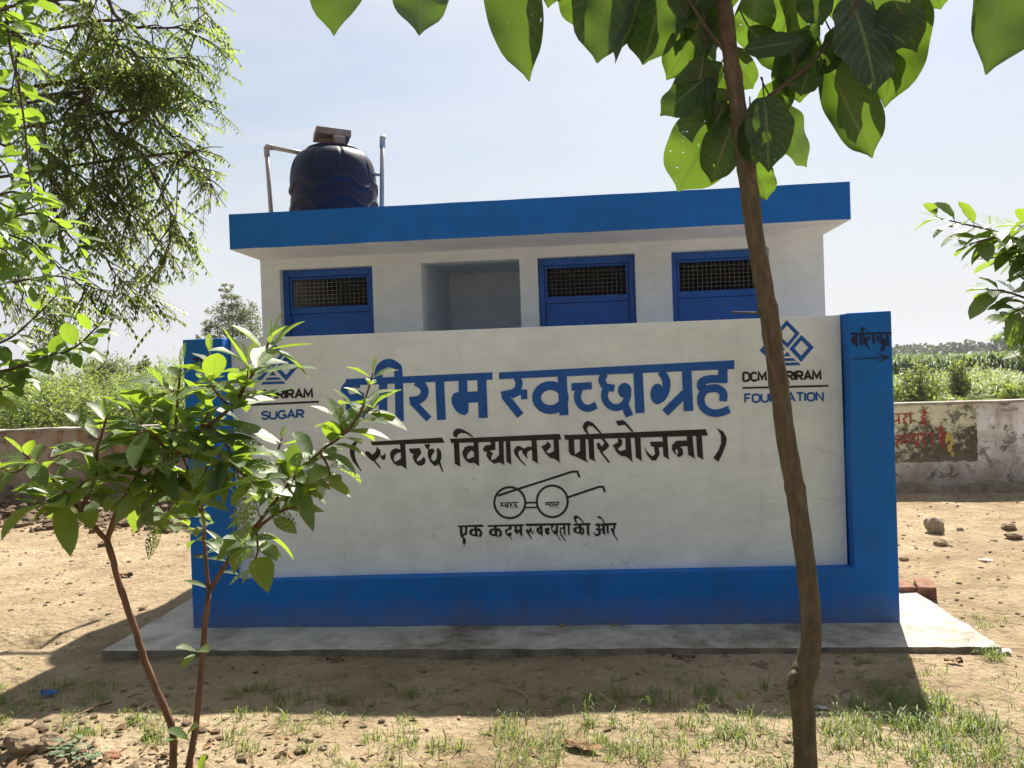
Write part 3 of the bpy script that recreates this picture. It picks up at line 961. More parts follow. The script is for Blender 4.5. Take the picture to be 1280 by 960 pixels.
def emblem(frame, cx, cy, k, name):
    """cx,cy: crossing point of the squares; k: scale from the right-hand emblem's trace"""
    T = Paint(YP)
    T.frame(*frame)
    q = lambda x, y: (cx + (x - 491) * k, cy + (y - 270) * k - (x - 491) * k * 0.02)
    def square(out, inn):
        T.put([q(*p) for p in out] + [q(*p) for p in inn],
              [(i, (i + 1) % 4, 4 + (i + 1) % 4, 4 + i) for i in range(4)])
    square([(485, 58), (580, 157), (491, 262), (395, 164)], [(486, 98), (545, 160), (490, 226), (430, 164)])
    square([(592, 168), (683, 260), (590, 366), (504, 268)], [(592, 208), (642, 262), (590, 320), (541, 266)])
    square([(385, 172), (474, 268), (388, 372), (288, 274)], [(386, 212), (436, 268), (388, 326), (334, 274)])
    T.poly([q(*p) for p in ((488, 288), (516, 322), (460, 322))])
    T.poly([q(*p) for p in ((448, 336), (532, 336), (556, 356), (428, 358))])
    T.poly([q(*p) for p in ((412, 370), (570, 367), (586, 388), (394, 391))])
    return T.build(name, M['ink_blue'], sw)
fr = (900, 390, 5.818)
emblem(fr, 491, 270, 1.0, 'emblem')
T = Paint(YP); T.frame(*fr)
caption(T, 'DCM SHRIRAM', 170, 502, 734, 490, 60, 17)
T.poly([(163, 546), (788, 530), (788, 544), (163, 559)])
T.build('emblem_caption', M['ink_black'], sw)
T = Paint(YP); T.frame(*fr)
caption(T, 'FOUNDATION', 183, 657, 750, 643, 58, 15)
T.build('emblem_caption', M['ink_blue'], sw)
fl = (220, 410, 5.333)
emblem(fl, 648, 272, 0.86, 'emblem')
T = Paint(YP); T.frame(*fl)
caption(T, 'DCM SHRIRAM', 372, 478, 910, 463, 54, 15)
T.poly([(366, 512), (952, 485), (952, 498), (366, 525)])
T.build('emblem_caption', M['ink_black'], sw)
T = Paint(YP); T.frame(*fl)
caption(T, 'SUGAR', 573, 608, 850, 597, 50, 14)
T.build('emblem_caption', M['ink_blue'], sw)

# --- direction lettering on the pilasters
T = Paint(0.0, clipx=L - 0.002)
A = T.frame(1040, 380, 10.667)
A.poly([(240, 383), (850, 372), (850, 400), (255, 412)])
v5 = (34, 24)
for s in ([(322, 405), (328, 565)], [(318, 440), (272, 470), (284, 530), (322, 540)], [(290, 520), (318, 470)], [(378, 405), (388, 550)],
          [(425, 405), (432, 545)], [(508, 382), (455, 332), (412, 322), (398, 360), (418, 396)],
          [(552, 405), (560, 540)], [(545, 470), (500, 440), (458, 488), (475, 560), (505, 608)],
          [(655, 405), (664, 540)], [(650, 440), (615, 440), (612, 500), (650, 510)], [(668, 450), (702, 470), (694, 560), (660, 625)], [(740, 402), (748, 560)]):
    A.nib(s, v5)
A.line([(258, 742), (450, 728), (758, 706)], lambda t: 8 + 14 * t)
A.line([(592, 656), (690, 690), (762, 708)], lambda t: 10 + 14 * t)
A.line([(618, 778), (690, 740), (762, 706)], lambda t: 10 + 14 * t)
T.build('direction_lettering', M['ink_navy'], sw)
T = Paint(0.0)
A = T.frame(220, 400, 9.6)
A.poly([(190, 452), (470, 446), (476, 472), (200, 478)])
v6 = (30, 20)
for s in ([(250, 475), (258, 620)], [(245, 510), (205, 535), (215, 590), (250, 600)], [(225, 575), (245, 540)], [(310, 472), (318, 610)],
          [(370, 472), (378, 610)], [(365, 540), (335, 520), (320, 560), (350, 620)], [(430, 470), (438, 610)], [(426, 510), (395, 510), (395, 560), (428, 565)], [(440, 515), (465, 525), (462, 580)]):
    A.nib(s, v6)
T.build('direction_lettering', M['ink_navy'], sw)

# ------------------------------------------------------------------ toilet block
D = 1.2366
BX0, BX1, BACK = 0.008, 4.262, 3.05
SZ0, SZ1 = 2.5685, 2.8168
tb = thing('toilet_block', 'white flat-roofed toilet block with blue roof edge and blue doors', 'toilet block', (2.135, 2.1, PZ))
tb['kind'] = 'thing'
OPEN = [(0.159, 0.893), (1.2726, 2.0274), (2.1639, 2.8937), (3.1614, 3.8712)]
DZ = 2.488
WT = 0.14                                           # wall thickness
bm = bmesh.new()
def wall_front():
    xs = [BX0] + [c for o in OPEN for c in o] + [BX1]
    prof = [(BX0, PZ)]
    for a, b in OPEN:
        prof += [(a, PZ), (a, DZ), (b, DZ), (b, PZ)]
    prof += [(BX1, PZ), (BX1, SZ0 + .02), (BX0, SZ0 + .02)]
    f = [bm.verts.new((x, D, z)) for x, z in prof]
    b = [bm.verts.new((x, D + WT, z)) for x, z in prof]
    bm.faces.new(f)
    bm.faces.new(b[::-1])
    n = len(prof)
    for i in range(n):
        bm.faces.new((f[i], b[i], b[(i + 1) % n], f[(i + 1) % n]))
wall_front()
bm_done(bm, 'wall', M['white'], tb)
boxes('wall', [(BX0, BX0 + WT, D + WT + .001, BACK, PZ, SZ0 + .02), (BX1 - WT, BX1, D + WT + .001, BACK, PZ, SZ0 + .02),
               (BX0 + WT + .001, BX1 - WT - .001, BACK - WT, BACK, PZ, SZ0 + .02)], M['white'], tb, 0.004)
# inner partitions
boxes('partition', [(1.13, 1.268, D + WT + .002, BACK - WT - .002, PZ, SZ0 + .02), (2.032, 2.16, D + WT + .002, BACK - WT - .002, PZ, SZ0 + .02),
                    (1.270, 2.030, D + 1.33, D + 1.43, PZ, SZ0 + .02)], M['white'], tb, 0.003)
boxes('partition', [(2.97, 3.08, D + WT + .002, BACK - WT - .002, PZ, SZ0 + .02)], M['room_shade'], tb, 0.003)  # partition coloured dark so the rooms look unlit
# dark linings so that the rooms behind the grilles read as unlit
boxes('shade_lining', [(2.165, 2.965, BACK - WT - .03, BACK - WT - .004, PZ + .01, SZ0), (3.085, 4.12, BACK - WT - .03, BACK - WT - .004, PZ + .01, SZ0),
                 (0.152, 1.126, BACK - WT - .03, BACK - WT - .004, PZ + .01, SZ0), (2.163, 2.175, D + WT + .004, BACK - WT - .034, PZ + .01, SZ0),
                 (4.10, 4.118, D + WT + .004, BACK - WT - .034, PZ + .01, SZ0)], M['room_shade'], tb, 0.002)
# roof: front overhang with a thick blue edge and a white soffit
def slab():
    bm = bmesh.new()
    prof = [(0.008, 0.708), (4.282, 0.708), (4.282, 3.25), (0.008, 3.25)]
    rng = random.Random(8)
    # subdivide the front edge so that its arris is not perfectly straight
    front = [(0.008 + (4.282 - 0.008) * i / 24, 0.708) for i in range(25)]
    prof = front + prof[2:]
    lo = [bm.verts.new((x, y, SZ0 + rng.uniform(-.002, .002) * (y < .8))) for x, y in prof]
    hi = [bm.verts.new((x, y, SZ1 + rng.uniform(-.0012, .0012) * (y < .8))) for x, y in prof]
    n = len(prof)
    bm.faces.new(hi)
    bm.faces.new(lo[::-1])
    for i in range(n):
        bm.faces.new((lo[i], lo[(i + 1) % n], hi[(i + 1) % n], hi[i]))
    return bm_done(bm, 'roof', M['blue_slab'], tb)
rf = slab()
rf.data.materials.append(M['white'])
for p in rf.data.polygons:
    if p.normal.z < -0.7:
        p.material_index = 1

def door(a, b, lbl, dark):
    y = D + 0.085
    g = 0.004
    fr = boxes('door_frame', [(a + g, a + .045, y - .02, y + .04, PZ + .005, DZ - g), (b - .045, b - g, y - .02, y + .04, PZ + .005, DZ - g),
                              (a + .046, b - .046, y - .02, y + .04, DZ - .055, DZ - g)], M['blue_metal'], tb, 0.003)
    zt, zm = DZ - .058, DZ - .292
    i0, i1 = a + .049, b - .049
    lf = boxes('door', [(i0, i1, y, y + .022, PZ + .02, zm - .052)], M['blue_metal'], tb, 0.002)
    if lbl:
        lf['label'] = lbl
    boxes('door_rail', [(i0, i1, y - .009, y + .024, zm - .05, zm), (i0, i0 + .018, y - .006, y + .024, zm + .002, zt), (i1 - .018, i1, y - .006, y + .024, zm + .002, zt),
                        (i0 + .019, i1 - .019, y - .006, y + .024, zt - .016, zt)], M['blue_metal'], lf, 0.002)
    bm = bmesh.new()
    nx_ = 17
    rng = random.Random(int(a * 100))
    for i in range(1, nx_):
        x = i0 + .018 + (i1 - i0 - .036) * i / nx_
        bm_box(bm, x - .0011, x + .0011, y + .006, y + .008, zm, zt - .016)
    for j in range(1, 7):
        z = zm + (zt - .016 - zm) * j / 7
        bm_box(bm, i0 + .018, i1 - .018, y + .0082, y + .0102, z - .0011, z + .0011)
    bm_done(bm, 'mesh_grille', M['wire'], lf)
    for hz in (zm - .10, zm - .62, zm - 1.3):
        g = Geo()
        g.tube([(i0 + .004, y - .012, hz - .035), (i0 + .004, y - .012, hz + .035)], [.007, .007], 8)
        g.build('hinge', M['blue_metal'], lf)
    boxes('bolt', [(i1 - .10, i1 - .012, y - .020, y - .004, zm - .60, zm - .585)], M['blue_metal'], lf, 0.002)
door(*OPEN[0], None, True)
door(*OPEN[2], None, True)
door(*OPEN[3], None, True)

# ------------------------------------------------------------------ water tank on the roof
TY = 2.2
c_ = on_y(417, 230, TY)
tcx = float(c_[0])
ppm = FPX / float((c_ - CAM) @ FW)                   # pixels per metre there
TR_ = 53.0 / ppm
ztop = float(on_y(417, 192, TY)[2])
wt = thing('water_tank', 'round black plastic water tank with moulded zigzag ribs on the flat roof', 'water tank', (tcx, TY, SZ1))
def tank():
    nseg = 144
    zb = SZ1 + 0.001
    Hh = ztop - zb
    prof = []
    N = 90
    for i in range(N + 1):
        t = i / N
        z = zb + Hh * t
        r = TR_
        if t > 0.62:                                 # shoulder
            k = (t - 0.62) / 0.38
            r = TR_ * (0.62 + 0.38 * math.sqrt(max(0, 1 - k ** 2.6)))
        if t < 0.05:
            r = TR_ * (0.93 + 0.07 * t / 0.05)
        prof.append((r, z, t))
    V, F = [], []
    for r, z, t in prof:
        for s in range(nseg):
            th = 2 * math.pi * s / nseg
            # six-fold trapezoid wave carries the moulded ribs
            ph = (th * 6 / (2 * math.pi)) % 1.0
            tri = abs(ph - 0.5) * 2
            wv = min(1, max(0, (tri - 0.25) / 0.42))
            rr = r
            for base in (0.20, 0.40, 0.60):
                zc = base - 0.075 * (1 - wv) + 0.035
                d_ = (t - zc) / 0.022
                rr += 0.014 * math.exp(-d_ * d_)
                if t > zc:
                    rr += 0.0
                # shallow groove below each rib
                d2 = (t - zc + 0.05) / 0.03
                rr -= 0.007 * math.exp(-d2 * d2)
            if t > 0.68:                              # radial shoulder grooves
                g = abs(((th * 9 / (2 * math.pi)) % 1.0) - 0.5)
                rr -= 0.013 * max(0, 1 - g / 0.06) * min(1, (t - 0.68) / 0.1)
            V.append((tcx + rr * math.cos(th), TY + rr * math.sin(th), z))
    for i in range(N):
        for s in range(nseg):
            F.append((i * nseg + s, i * nseg + (s + 1) % nseg, (i + 1) * nseg + (s + 1) % nseg, (i + 1) * nseg + s))
    F.append(tuple(range(nseg))[::-1])
    F.append(tuple(N * nseg + s for s in range(nseg)))
    me = bpy.data.meshes.new('body')
    me.from_pydata(V, [], F)
    return link('body', me, M['tank'], wt, smooth=True)
tank()
def lathe(name, prof, cx, cy, mat, parent, n=64):
    V, F = [], []
    for r, z in prof:
        for s in range(n):
            th = 2 * math.pi * s / n
            V.append((cx + r * math.cos(th), cy + r * math.sin(th), z))
    for i in range(len(prof) - 1):
        for s in range(n):
            F.append((i * n + s, i * n + (s + 1) % n, (i + 1) * n + (s + 1) % n, (i + 1) * n + s))
    F.append(tuple((len(prof) - 1) * n + s for s in range(n)))
    me = bpy.data.meshes.new(name)
    me.from_pydata(V, [], F)
    return link(name, me, mat, parent, smooth=True)
LR = 32.0 / ppm
lathe('lid', [(LR * .93, ztop - .03), (LR * .93, ztop + .002), (LR, ztop + .004), (LR * 1.02, ztop + .016), (LR, ztop + .03), (LR * .93, ztop + .038), (LR * .9, ztop + .032), (LR * .8, ztop + .034), (LR * .1, ztop + .05)], tcx, TY, M['tank'], wt)
LTOP = ztop + .044

def brick(name, loc, size, rz, mat, label, seed, tilt=(0, 0), cat='brick', group=None):
    bm = bmesh.new()
    sx, sy, sz = size
    bm_box(bm, -sx / 2, sx / 2, -sy / 2, sy / 2, 0, sz)
    bmesh.ops.bevel(bm, geom=list(bm.edges), offset=min(size) * .07, segments=1, affect='EDGES')
    bmesh.ops.subdivide_edges(bm, edges=list(bm.edges), cuts=3, use_grid_fill=True)
    rng = random.Random(seed)
    off = Vector((seed * 3.1, 0, 0))
    for v in bm.verts:
        v.co += Vector((mnoise.noise(v.co * 14 + off), mnoise.noise(v.co * 14 + off * 2), mnoise.noise(v.co * 14 + off * 3))) * min(size) * .055
    bmesh.ops.rotate(bm, verts=bm.verts, cent=(0, 0, 0), matrix=Matrix.Rotation(rz, 3, 'Z') @ Matrix.Rotation(tilt[0], 3, 'X') @ Matrix.Rotation(tilt[1], 3, 'Y'))
    o = bm_done(bm, name, mat, loc=Vector(tuple(float(c) for c in loc)))
    return tag(o, label, cat, group)
bw = 1.0 / ppm
brick('brick', (tcx - 8 * bw, TY - .02, LTOP - .006), (.115, .20, .07), R(24), M['paver'], 'lower left grey brick weighing down the tank lid', 1)
brick('brick', (tcx + 12 * bw, TY - .10, LTOP - .012), (.10, .18, .07), R(24), M['paver'], 'lower right grey brick beside a gap on the tank lid', 2, (R(2), 0))
brick('brick', (tcx + 2 * bw, TY - .05, LTOP + .066), (.30, .24, .062), R(26), M['paver'], 'broad grey block laid across two bricks on the tank lid', 3, (R(-4), R(3)), 'block')

def pipe_pts(lst, y, r, n=None):
    return [on_y(px, py, y) for px, py in lst]
PY = TY - 0.02
r_ = 4.4 / 2 / ppm * 1.25
ip = thing('inlet_pipe', 'bent grey plastic pipe feeding the water tank from its left side', 'water pipe', on_y(339, 262, PY) * np.array([1, 1, 0]) + np.array([0, 0, SZ1]))
a0 = on_y(339.5, 240, PY); a0[2] = SZ1 - 0.002
bl = on_y(333, 183, PY)
tk = on_y(383, 192.5, PY)
g = Geo(); g.tube([a0, a0 + (bl - a0) * .5, bl], [r_] * 3, 12); g.build('riser', M['pvc'], ip)
g = Geo(); g.tube([bl, bl + (tk - bl) * .5, tk], [r_] * 3, 12); g.build('branch', M['pvc'], ip)
g = Geo(); g.tube([bl + (a0 - bl) * .10, bl + (a0 - bl) * .005], [r_ * 1.28] * 2, 12); g.tube([bl + (a0 - bl) * .0, bl + (tk - bl) * .16], [r_ * 1.28] * 2, 12); g.build('elbow', M['pvc'], ip)
g = Geo(); g.tube([tk + (bl - tk) * .09, tk + (tk - bl) * .14], [r_ * 1.7] * 2, 12); g.build('coupling', M['pvc'], ip)
g = Geo(); g.tube([a0 + (bl - a0) * .02, a0 + (bl - a0) * .2], [r_ * 1.25] * 2, 12); g.build('socket', M['pvc'], ip)
vp = thing('vent_pipe', 'straight grey plastic vent pipe standing to the right of the tank', 'vent pipe', on_y(475, 258, PY) * np.array([1, 1, 0]) + np.array([0, 0, SZ1]))
b0 = on_y(474.5, 240, PY); b0[2] = SZ1 - 0.002
b1 = on_y(478, 176, PY)
g = Geo(); g.tube([b0, b0 + (b1 - b0) * .5, b1], [r_] * 3, 12); g.build('riser', M['pvc'], vp)
g = Geo(); g.tube([b1 + (b0 - b1) * .07, b1 + (b1 - b0) * .03, b1 + (b1 - b0) * .03 + np.array([.012, .03, .015])], [r_ * 1.25, r_ * 1.25, r_ * 1.1], 12); g.build('elbow', M['pvc'], vp)
cl = on_y(464, 217, PY); cr_ = on_y(476, 218.5, PY)
g = Geo(); g.tube([cl, cr_], [r_ * .8] * 2, 12); g.build('branch', M['pvc'], vp)

# ------------------------------------------------------------------ boundary wall
BY, BZ = 4.9236, 1.13
PATCH_X, PATCH_Z = float(on_y(1222, 560, BY)[0]), float(on_y(1180, 577, BY)[2])
def bwall_mat():
    m, n, l, b, o = new_mat('weathered_whitewash')
    t = n.new('ShaderNodeTexCoord')
    vec = t.outputs['Object']
    s = n.new('ShaderNodeSeparateXYZ')
    l.new(vec, s.inputs[0])
    mid = noise_tex(n, l, vec, 3.2, 8, 0.7, 0.5)
    fine = noise_tex(n, l, vec, 16, 6, 0.65)
    big = noise_tex(n, l, vec, 0.6, 4, 0.6)
    side = math_n(n, l, 'GREATER_THAN', s.outputs[0], 1.5)
    base = mixc(n, l, side, (0.34, 0.27, 0.20), (0.84, 0.84, 0.84))
    rr = ramp(n, [(0.42, (0, 0, 0)), (0.60, (1, 1, 1))])
    l.new(mid.outputs['Fac'], rr.inputs['Fac'])
    c = mixc(n, l, math_n(n, l, 'MULTIPLY', rr.outputs['Color'], 0.5), base, (0.36, 0.31, 0.25))
    # rust-brown wash, strong on the left stretch
    mp_ = n.new('ShaderNodeMapping')
    mp_.inputs['Scale'].default_value = (2.6, 1, 0.5)
    l.new(vec, mp_.inputs['Vector'])
    st = noise_tex(n, l, mp_.outputs[0], 1.6, 5, 0.6)
    r2 = ramp(n, [(0.45, (0, 0, 0)), (0.62, (1, 1, 1))])
    l.new(st.outputs['Fac'], r2.inputs['Fac'])
    lf = math_n(n, l, 'SUBTRACT', 0.9, math_n(n, l, 'MULTIPLY', side, 0.5))
    c = mixc(n, l, math_n(n, l, 'MULTIPLY', r2.outputs['Color'], lf), c, (0.24, 0.125, 0.055))
    # block of old cream paint under the red writing, eaten by mould
    wob = math_n(n, l, 'MULTIPLY', math_n(n, l, 'SUBTRACT', fine.outputs['Fac'], 0.5), 0.10)
    m1 = math_n(n, l, 'GREATER_THAN', s.outputs[0], 3.4)
    m2 = math_n(n, l, 'LESS_THAN', math_n(n, l, 'ADD', s.outputs[0], math_n(n, l, 'MULTIPLY', wob, 0.3)), PATCH_X)
    m3 = math_n(n, l, 'GREATER_THAN', math_n(n, l, 'ADD', s.outputs[2], wob), PATCH_Z)
    pm = math_n(n, l, 'MULTIPLY', math_n(n, l, 'MULTIPLY', m1, m2), m3)
    c = mixc(n, l, pm, c, (0.62, 0.60, 0.42))
    mo2 = noise_tex(n, l, vec, 3.4, 10, 0.76, 0.8)
    zz = math_n(n, l, 'MULTIPLY', math_n(n, l, 'SUBTRACT', 0.97, s.outputs[2]), 0.36)
    xx = math_n(n, l, 'MULTIPLY', math_n(n, l, 'SUBTRACT', s.outputs[0], 5.9), 0.10)
    v = math_n(n, l, 'ADD', math_n(n, l, 'ADD', mo2.outputs['Fac'], zz), xx)
    fi2 = noise_tex(n, l, vec, 13, 8, 0.75, 0.5)
    v = math_n(n, l, 'ADD', v, math_n(n, l, 'MULTIPLY', math_n(n, l, 'SUBTRACT', fi2.outputs['Fac'], 0.5), 0.75))
    rp = ramp(n, [(0.58, (0, 0, 0)), (0.63, (0.55, 0.55, 0.55)), (0.68, (1, 1, 1))])
    l.new(v, rp.inputs['Fac'])
    c = mixc(n, l, math_n(n, l, 'MULTIPLY', rp.outputs['Color'], pm), c, mixc(n, l, fine.outputs['Fac'], (0.02, 0.018, 0.012), (0.115, 0.105, 0.065)))
    # damp foot
    mr = n.new('ShaderNodeMapRange')
    mr.inputs['From Min'].default_value = 0.05
    mr.inputs['From Max'].default_value = 0.55
    mr.inputs['To Min'].default_value = 0.75
    mr.inputs['To Max'].default_value = 0
    l.new(math_n(n, l, 'SUBTRACT', s.outputs[2], math_n(n, l, 'MULTIPLY', mid.outputs['Fac'], 0.4)), mr.inputs['Value'])
    c = mixc(n, l, mr.outputs[0], c, (0.20, 0.16, 0.11))
    fi3 = noise_tex(n, l, vec, 12, 8, 0.75, 0.6)
    rf3 = ramp(n, [(0.54, (0, 0, 0)), (0.62, (1, 1, 1))])
    l.new(fi3.outputs['Fac'], rf3.inputs['Fac'])
    c = mixc(n, l, math_n(n, l, 'MULTIPLY', rf3.outputs['Color'], 0.45), c, (0.17, 0.145, 0.11))
    # black mould spots
    r4 = ramp(n, [(0.53, (0, 0, 0)), (0.61, (1, 1, 1))])
    mo = noise_tex(n, l, vec, 5.5, 7, 0.72, 0.6)
    l.new(mo.outputs['Fac'], r4.inputs['Fac'])
    c = mixc(n, l, math_n(n, l, 'MULTIPLY', r4.outputs['Color'], 0.8), c, (0.055, 0.05, 0.04))
    l.new(c, b.inputs['Base Color'])
    b.inputs['Roughness'].default_value = 0.9
    bump(n, l, math_n(n, l, 'ADD', fine.outputs['Fac'], mid.outputs['Fac']), 0.4, 0.012, b)
    return m
bwl = thing('boundary_wall', 'long low weathered masonry boundary wall with red painted writing behind the toilet block', 'boundary wall', (2, BY + .1, 0))
bwl['kind'] = 'thing'
def wall_strip(name, x0, x1, y0, y1, z0, ztop_, mat, wob, seed, n):
    bm = bmesh.new()
    rng = random.Random(seed)
    rows = []
    for i in range(n + 1):
        x = x0 + (x1 - x0) * i / n
        zt = ztop_ + mnoise.noise(Vector((x * 1.7, seed, 0))) * wob + mnoise.noise(Vector((x * 9, seed, 3))) * wob * .6
        yy = y0 + mnoise.noise(Vector((x * 2.2, seed, 7))) * wob * .4
        rows.append([bm.verts.new(p) for p in ((x, yy, z0), (x, yy, zt), (x, y1, zt), (x, y1, z0))])
    for a, b in zip(rows, rows[1:]):
        for k in range(4):
            bm.faces.new((a[k], a[(k + 1) % 4], b[(k + 1) % 4], b[k]))
    bm.faces.new(rows[0][::-1])
    bm.faces.new(rows[-1])
    return bm_done(bm, name, mat, bwl)
wall_strip('masonry', -14, 20, BY, BY + .22, -.15, BZ - .03, bwall_mat(), .006, 2, 240)
wall_strip('coping', -14, 20, BY - .018, BY + .24, BZ - .028, BZ, simple('coping_mortar', (0.19, 0.17, 0.145), (0.40, 0.37, 0.33), 7, 0.95, 0.6, 0.01), .012, 5, 240)
wall_strip('footing', -14, 20, BY - .10, BY - .002, -.15, .17, simple('footing_rubble', (0.17, 0.13, 0.09), (0.34, 0.28, 0.21), 8, 0.95, 0.9, 0.02), .05, 9, 260)
T = Paint(BY - .0035)
A = T.frame(1110, 480, 5.647)
A.line([(10, 214), (185, 207)], 8, False)
A.line([(228, 206), (288, 203)], 8, False)
for s in ([(34, 214), (40, 284)], [(74, 212), (80, 284)], [(44, 262), (78, 255)],
          [(112, 210), (130, 228), (110, 250), (136, 290)], [(158, 208), (162, 280)],
          [(262, 206), (262, 220), (240, 228), (246, 246), (270, 244)], [(256, 248), (242, 262), (254, 276), (272, 268)], [(254, 276), (270, 294)], [(240, 186), (262, 204)], [(256, 178), (268, 204)]):
    A.line(s, 12)
A.line([(0, 372), (322, 344)], 9, False)
A.line([(352, 350), (418, 344)], 9, False)
for s in ([(40, 372), (60, 392), (90, 388), (62, 412), (66, 440)], [(118, 366), (124, 410), (100, 412), (136, 400)], [(150, 362), (154, 410)],
          [(182, 362), (186, 402), (212, 440)], [(212, 358), (216, 440)], [(262, 352), (250, 392), (272, 440)], [(308, 346), (314, 440)],
          [(392, 348), (392, 366), (368, 374), (372, 394), (402, 392)], [(388, 396), (368, 412), (380, 430), (404, 420)], [(382, 430), (398, 448)], [(374, 296), (390, 344)], [(358, 306), (384, 344)]):
    A.line(s, 13)
T.build('red_lettering', M['ink_red'], bwl)
T = Paint(BY - .0035)
A = T.frame(1110, 480, 5.647)
rng = random.Random(3)
for k, (x, y, rx, ry) in enumerate([(430, 375, 22, 30), (452, 410, 14, 26), (436, 450, 20, 34), (455, 495, 10, 24), (412, 400, 12, 18)]):
    A.poly([(x + rx * math.cos(t) * rng.uniform(.65, 1.15), y + ry * math.sin(t) * rng.uniform(.65, 1.15)) for t in [i * 2 * math.pi / 22 for i in range(22)]])
T.build('yellow_splash', simple('yellow_paint_splash', (0.40, 0.29, 0.04), (0.52, 0.42, 0.14), 30, 0.8, 0.1, 0.002), bwl)

# ------------------------------------------------------------------ foliage helpers
ZV = np.array([0.0, 0.0, 1.0])
def unit(v):
    v = np.asarray(v, float)
    return v / (np.linalg.norm(v) + 1e-12)

def leaf(g, base, d, up, L, Wd, droop=0.25, fold=0.25, tone=0.5, rows=7, shape=(1.0, 0.8), wave=0.0, rng=None, tip=0.0, curl=0.0, cols=2):
    """one curved blade: d its direction, up its upper face; cols quads across"""
    base = np.asarray(base, float)
    d = unit(d)
    up = np.asarray(up, float)
    up = unit(up - d * (up @ d))
    s = np.cross(d, up)
    ph = rng.uniform(0, 6.28) if rng else 0
    V, UV, F = [], [], []
    nc = cols + 1
    for i in range(rows + 1):
        t = i / rows
        w = Wd * 0.5 * max(0.0, math.sin(math.pi * min(1.0, t ** shape[0]))) ** shape[1]
        if tip and t > 0.84:                          # drawn-out drip tip
            k = (t - 0.84) / 0.16
            w = w * (1 - k) ** tip + 0.004 * (1 - k)
        if i == 0:
            w = Wd * 0.03
        if i == rows:
            w = Wd * 0.012
        c = base + d * L * (t - 0.18 * droop * t * t) - ZV * droop * L * t * t * 0.6 - up * curl * L * t * t
        for k in range(nc):
            u = k / cols
            e = abs(u - .5) * 2
            sg = (u - .5) * 2
            z = fold * w * e * e + wave * Wd * e * math.sin(t * 15 + ph + (2.1 if sg > 0 else 0)) * math.sin(math.pi * t)
            V.append(c + s * w * sg * (1 - 0.10 * fold * e) + up * z)
            UV.append((u, t))
    for i in range(rows):
        for k in range(cols):
            a = i * nc + k
            F.append((a, a + 1, a + nc + 1, a + nc))
    g.add(V, F, UV, tone)

def petiole(g, a, b, r):
    a, b = np.asarray(a), np.asarray(b)
    g.tube([a, (a + b) / 2 - ZV * 0.003, b], [r, r, r * .8], 5)

def px_path(lst):
    """(px, py, depth) -> points in space"""
    return [at(*p) for p in lst]

def shoot_leaves(gl, gw, pts, rng, L=(0.10, 0.16), ratio=0.42, step=0.05, droop=(0.1, 0.6), start=0.15, end=1.0, fold=(0.15, 0.5), elev=0.35,
                 shape=(0.95, 0.75), tipgrow=True, skip=0.08, r=0.0016):
    """opposite pairs of leaves along a twig, each pair turned from the last"""
    P_ = [np.asarray(p, float) for p in pts]
    seg = [np.linalg.norm(b - a) for a, b in zip(P_, P_[1:])]
    tot = sum(seg)
    s = tot * start
    k = rng.randint(0, 1)
    ph0 = rng.uniform(0, 3.14)
    while s <= tot * end + 1e-6:
        q, i = s, 0
        while i < len(seg) - 1 and q > seg[i]:
            q -= seg[i]; i += 1
        p = P_[i] + (P_[i + 1] - P_[i]) * min(1, q / max(seg[i], 1e-6))
        d = unit(P_[i + 1] - P_[i])
        a = unit(np.cross(d, ZV) + 1e-4)
        b = np.cross(a, d)
        ang = ph0 + k * (math.pi / 2) + rng.uniform(-.3, .3)
        tipf = s / tot
        for sg in (1, -1):
            if rng.random() < skip:
                continue
            lat = (a * math.cos(ang) + b * math.sin(ang)) * sg
            dr = lat + d * (0.25 + 0.45 * tipf) + np.array([rng.uniform(-.25, .25) for _ in range(3)])
            dr[2] = dr[2] * .45 + (elev * tipf - .12)
            dr = unit(dr)
            ll = rng.uniform(*L) * (1.0 if tipf < .85 or not tipgrow else 0.72)
            up = unit(ZV + d * 0.15 + np.array([0, -.22, 0]) + np.array([rng.uniform(-.35, .35) for _ in range(3)]))
            b0 = p + dr * 0.012
            leaf(gl, b0, dr, up, ll, ll * ratio * rng.uniform(.85, 1.2), rng.uniform(*droop) * (1.15 - .7 * tipf), rng.uniform(*fold),
                 min(1, max(0, rng.gauss(.45 + .3 * tipf, .2))), 7, shape, rng.uniform(0, .045), rng)
            if gw is not None:
                petiole(gw, p, b0, r)
        k += 1
        s += step * rng.uniform(.75, 1.25)
    # the two youngest leaves stand up at the tip
    d = unit(P_[-1] - P_[-2])
    a = unit(np.cross(d, ZV) + 1e-4)
    for sg in (1, -1):
        ll = L[0] * rng.uniform(.5, .8)
        leaf(gl, P_[-1], d + a * sg * .5 + ZV * .3, ZV - d * .6 + a * .2, ll, ll * ratio * .8, .05, .5, .95, 6, shape, 0, rng)

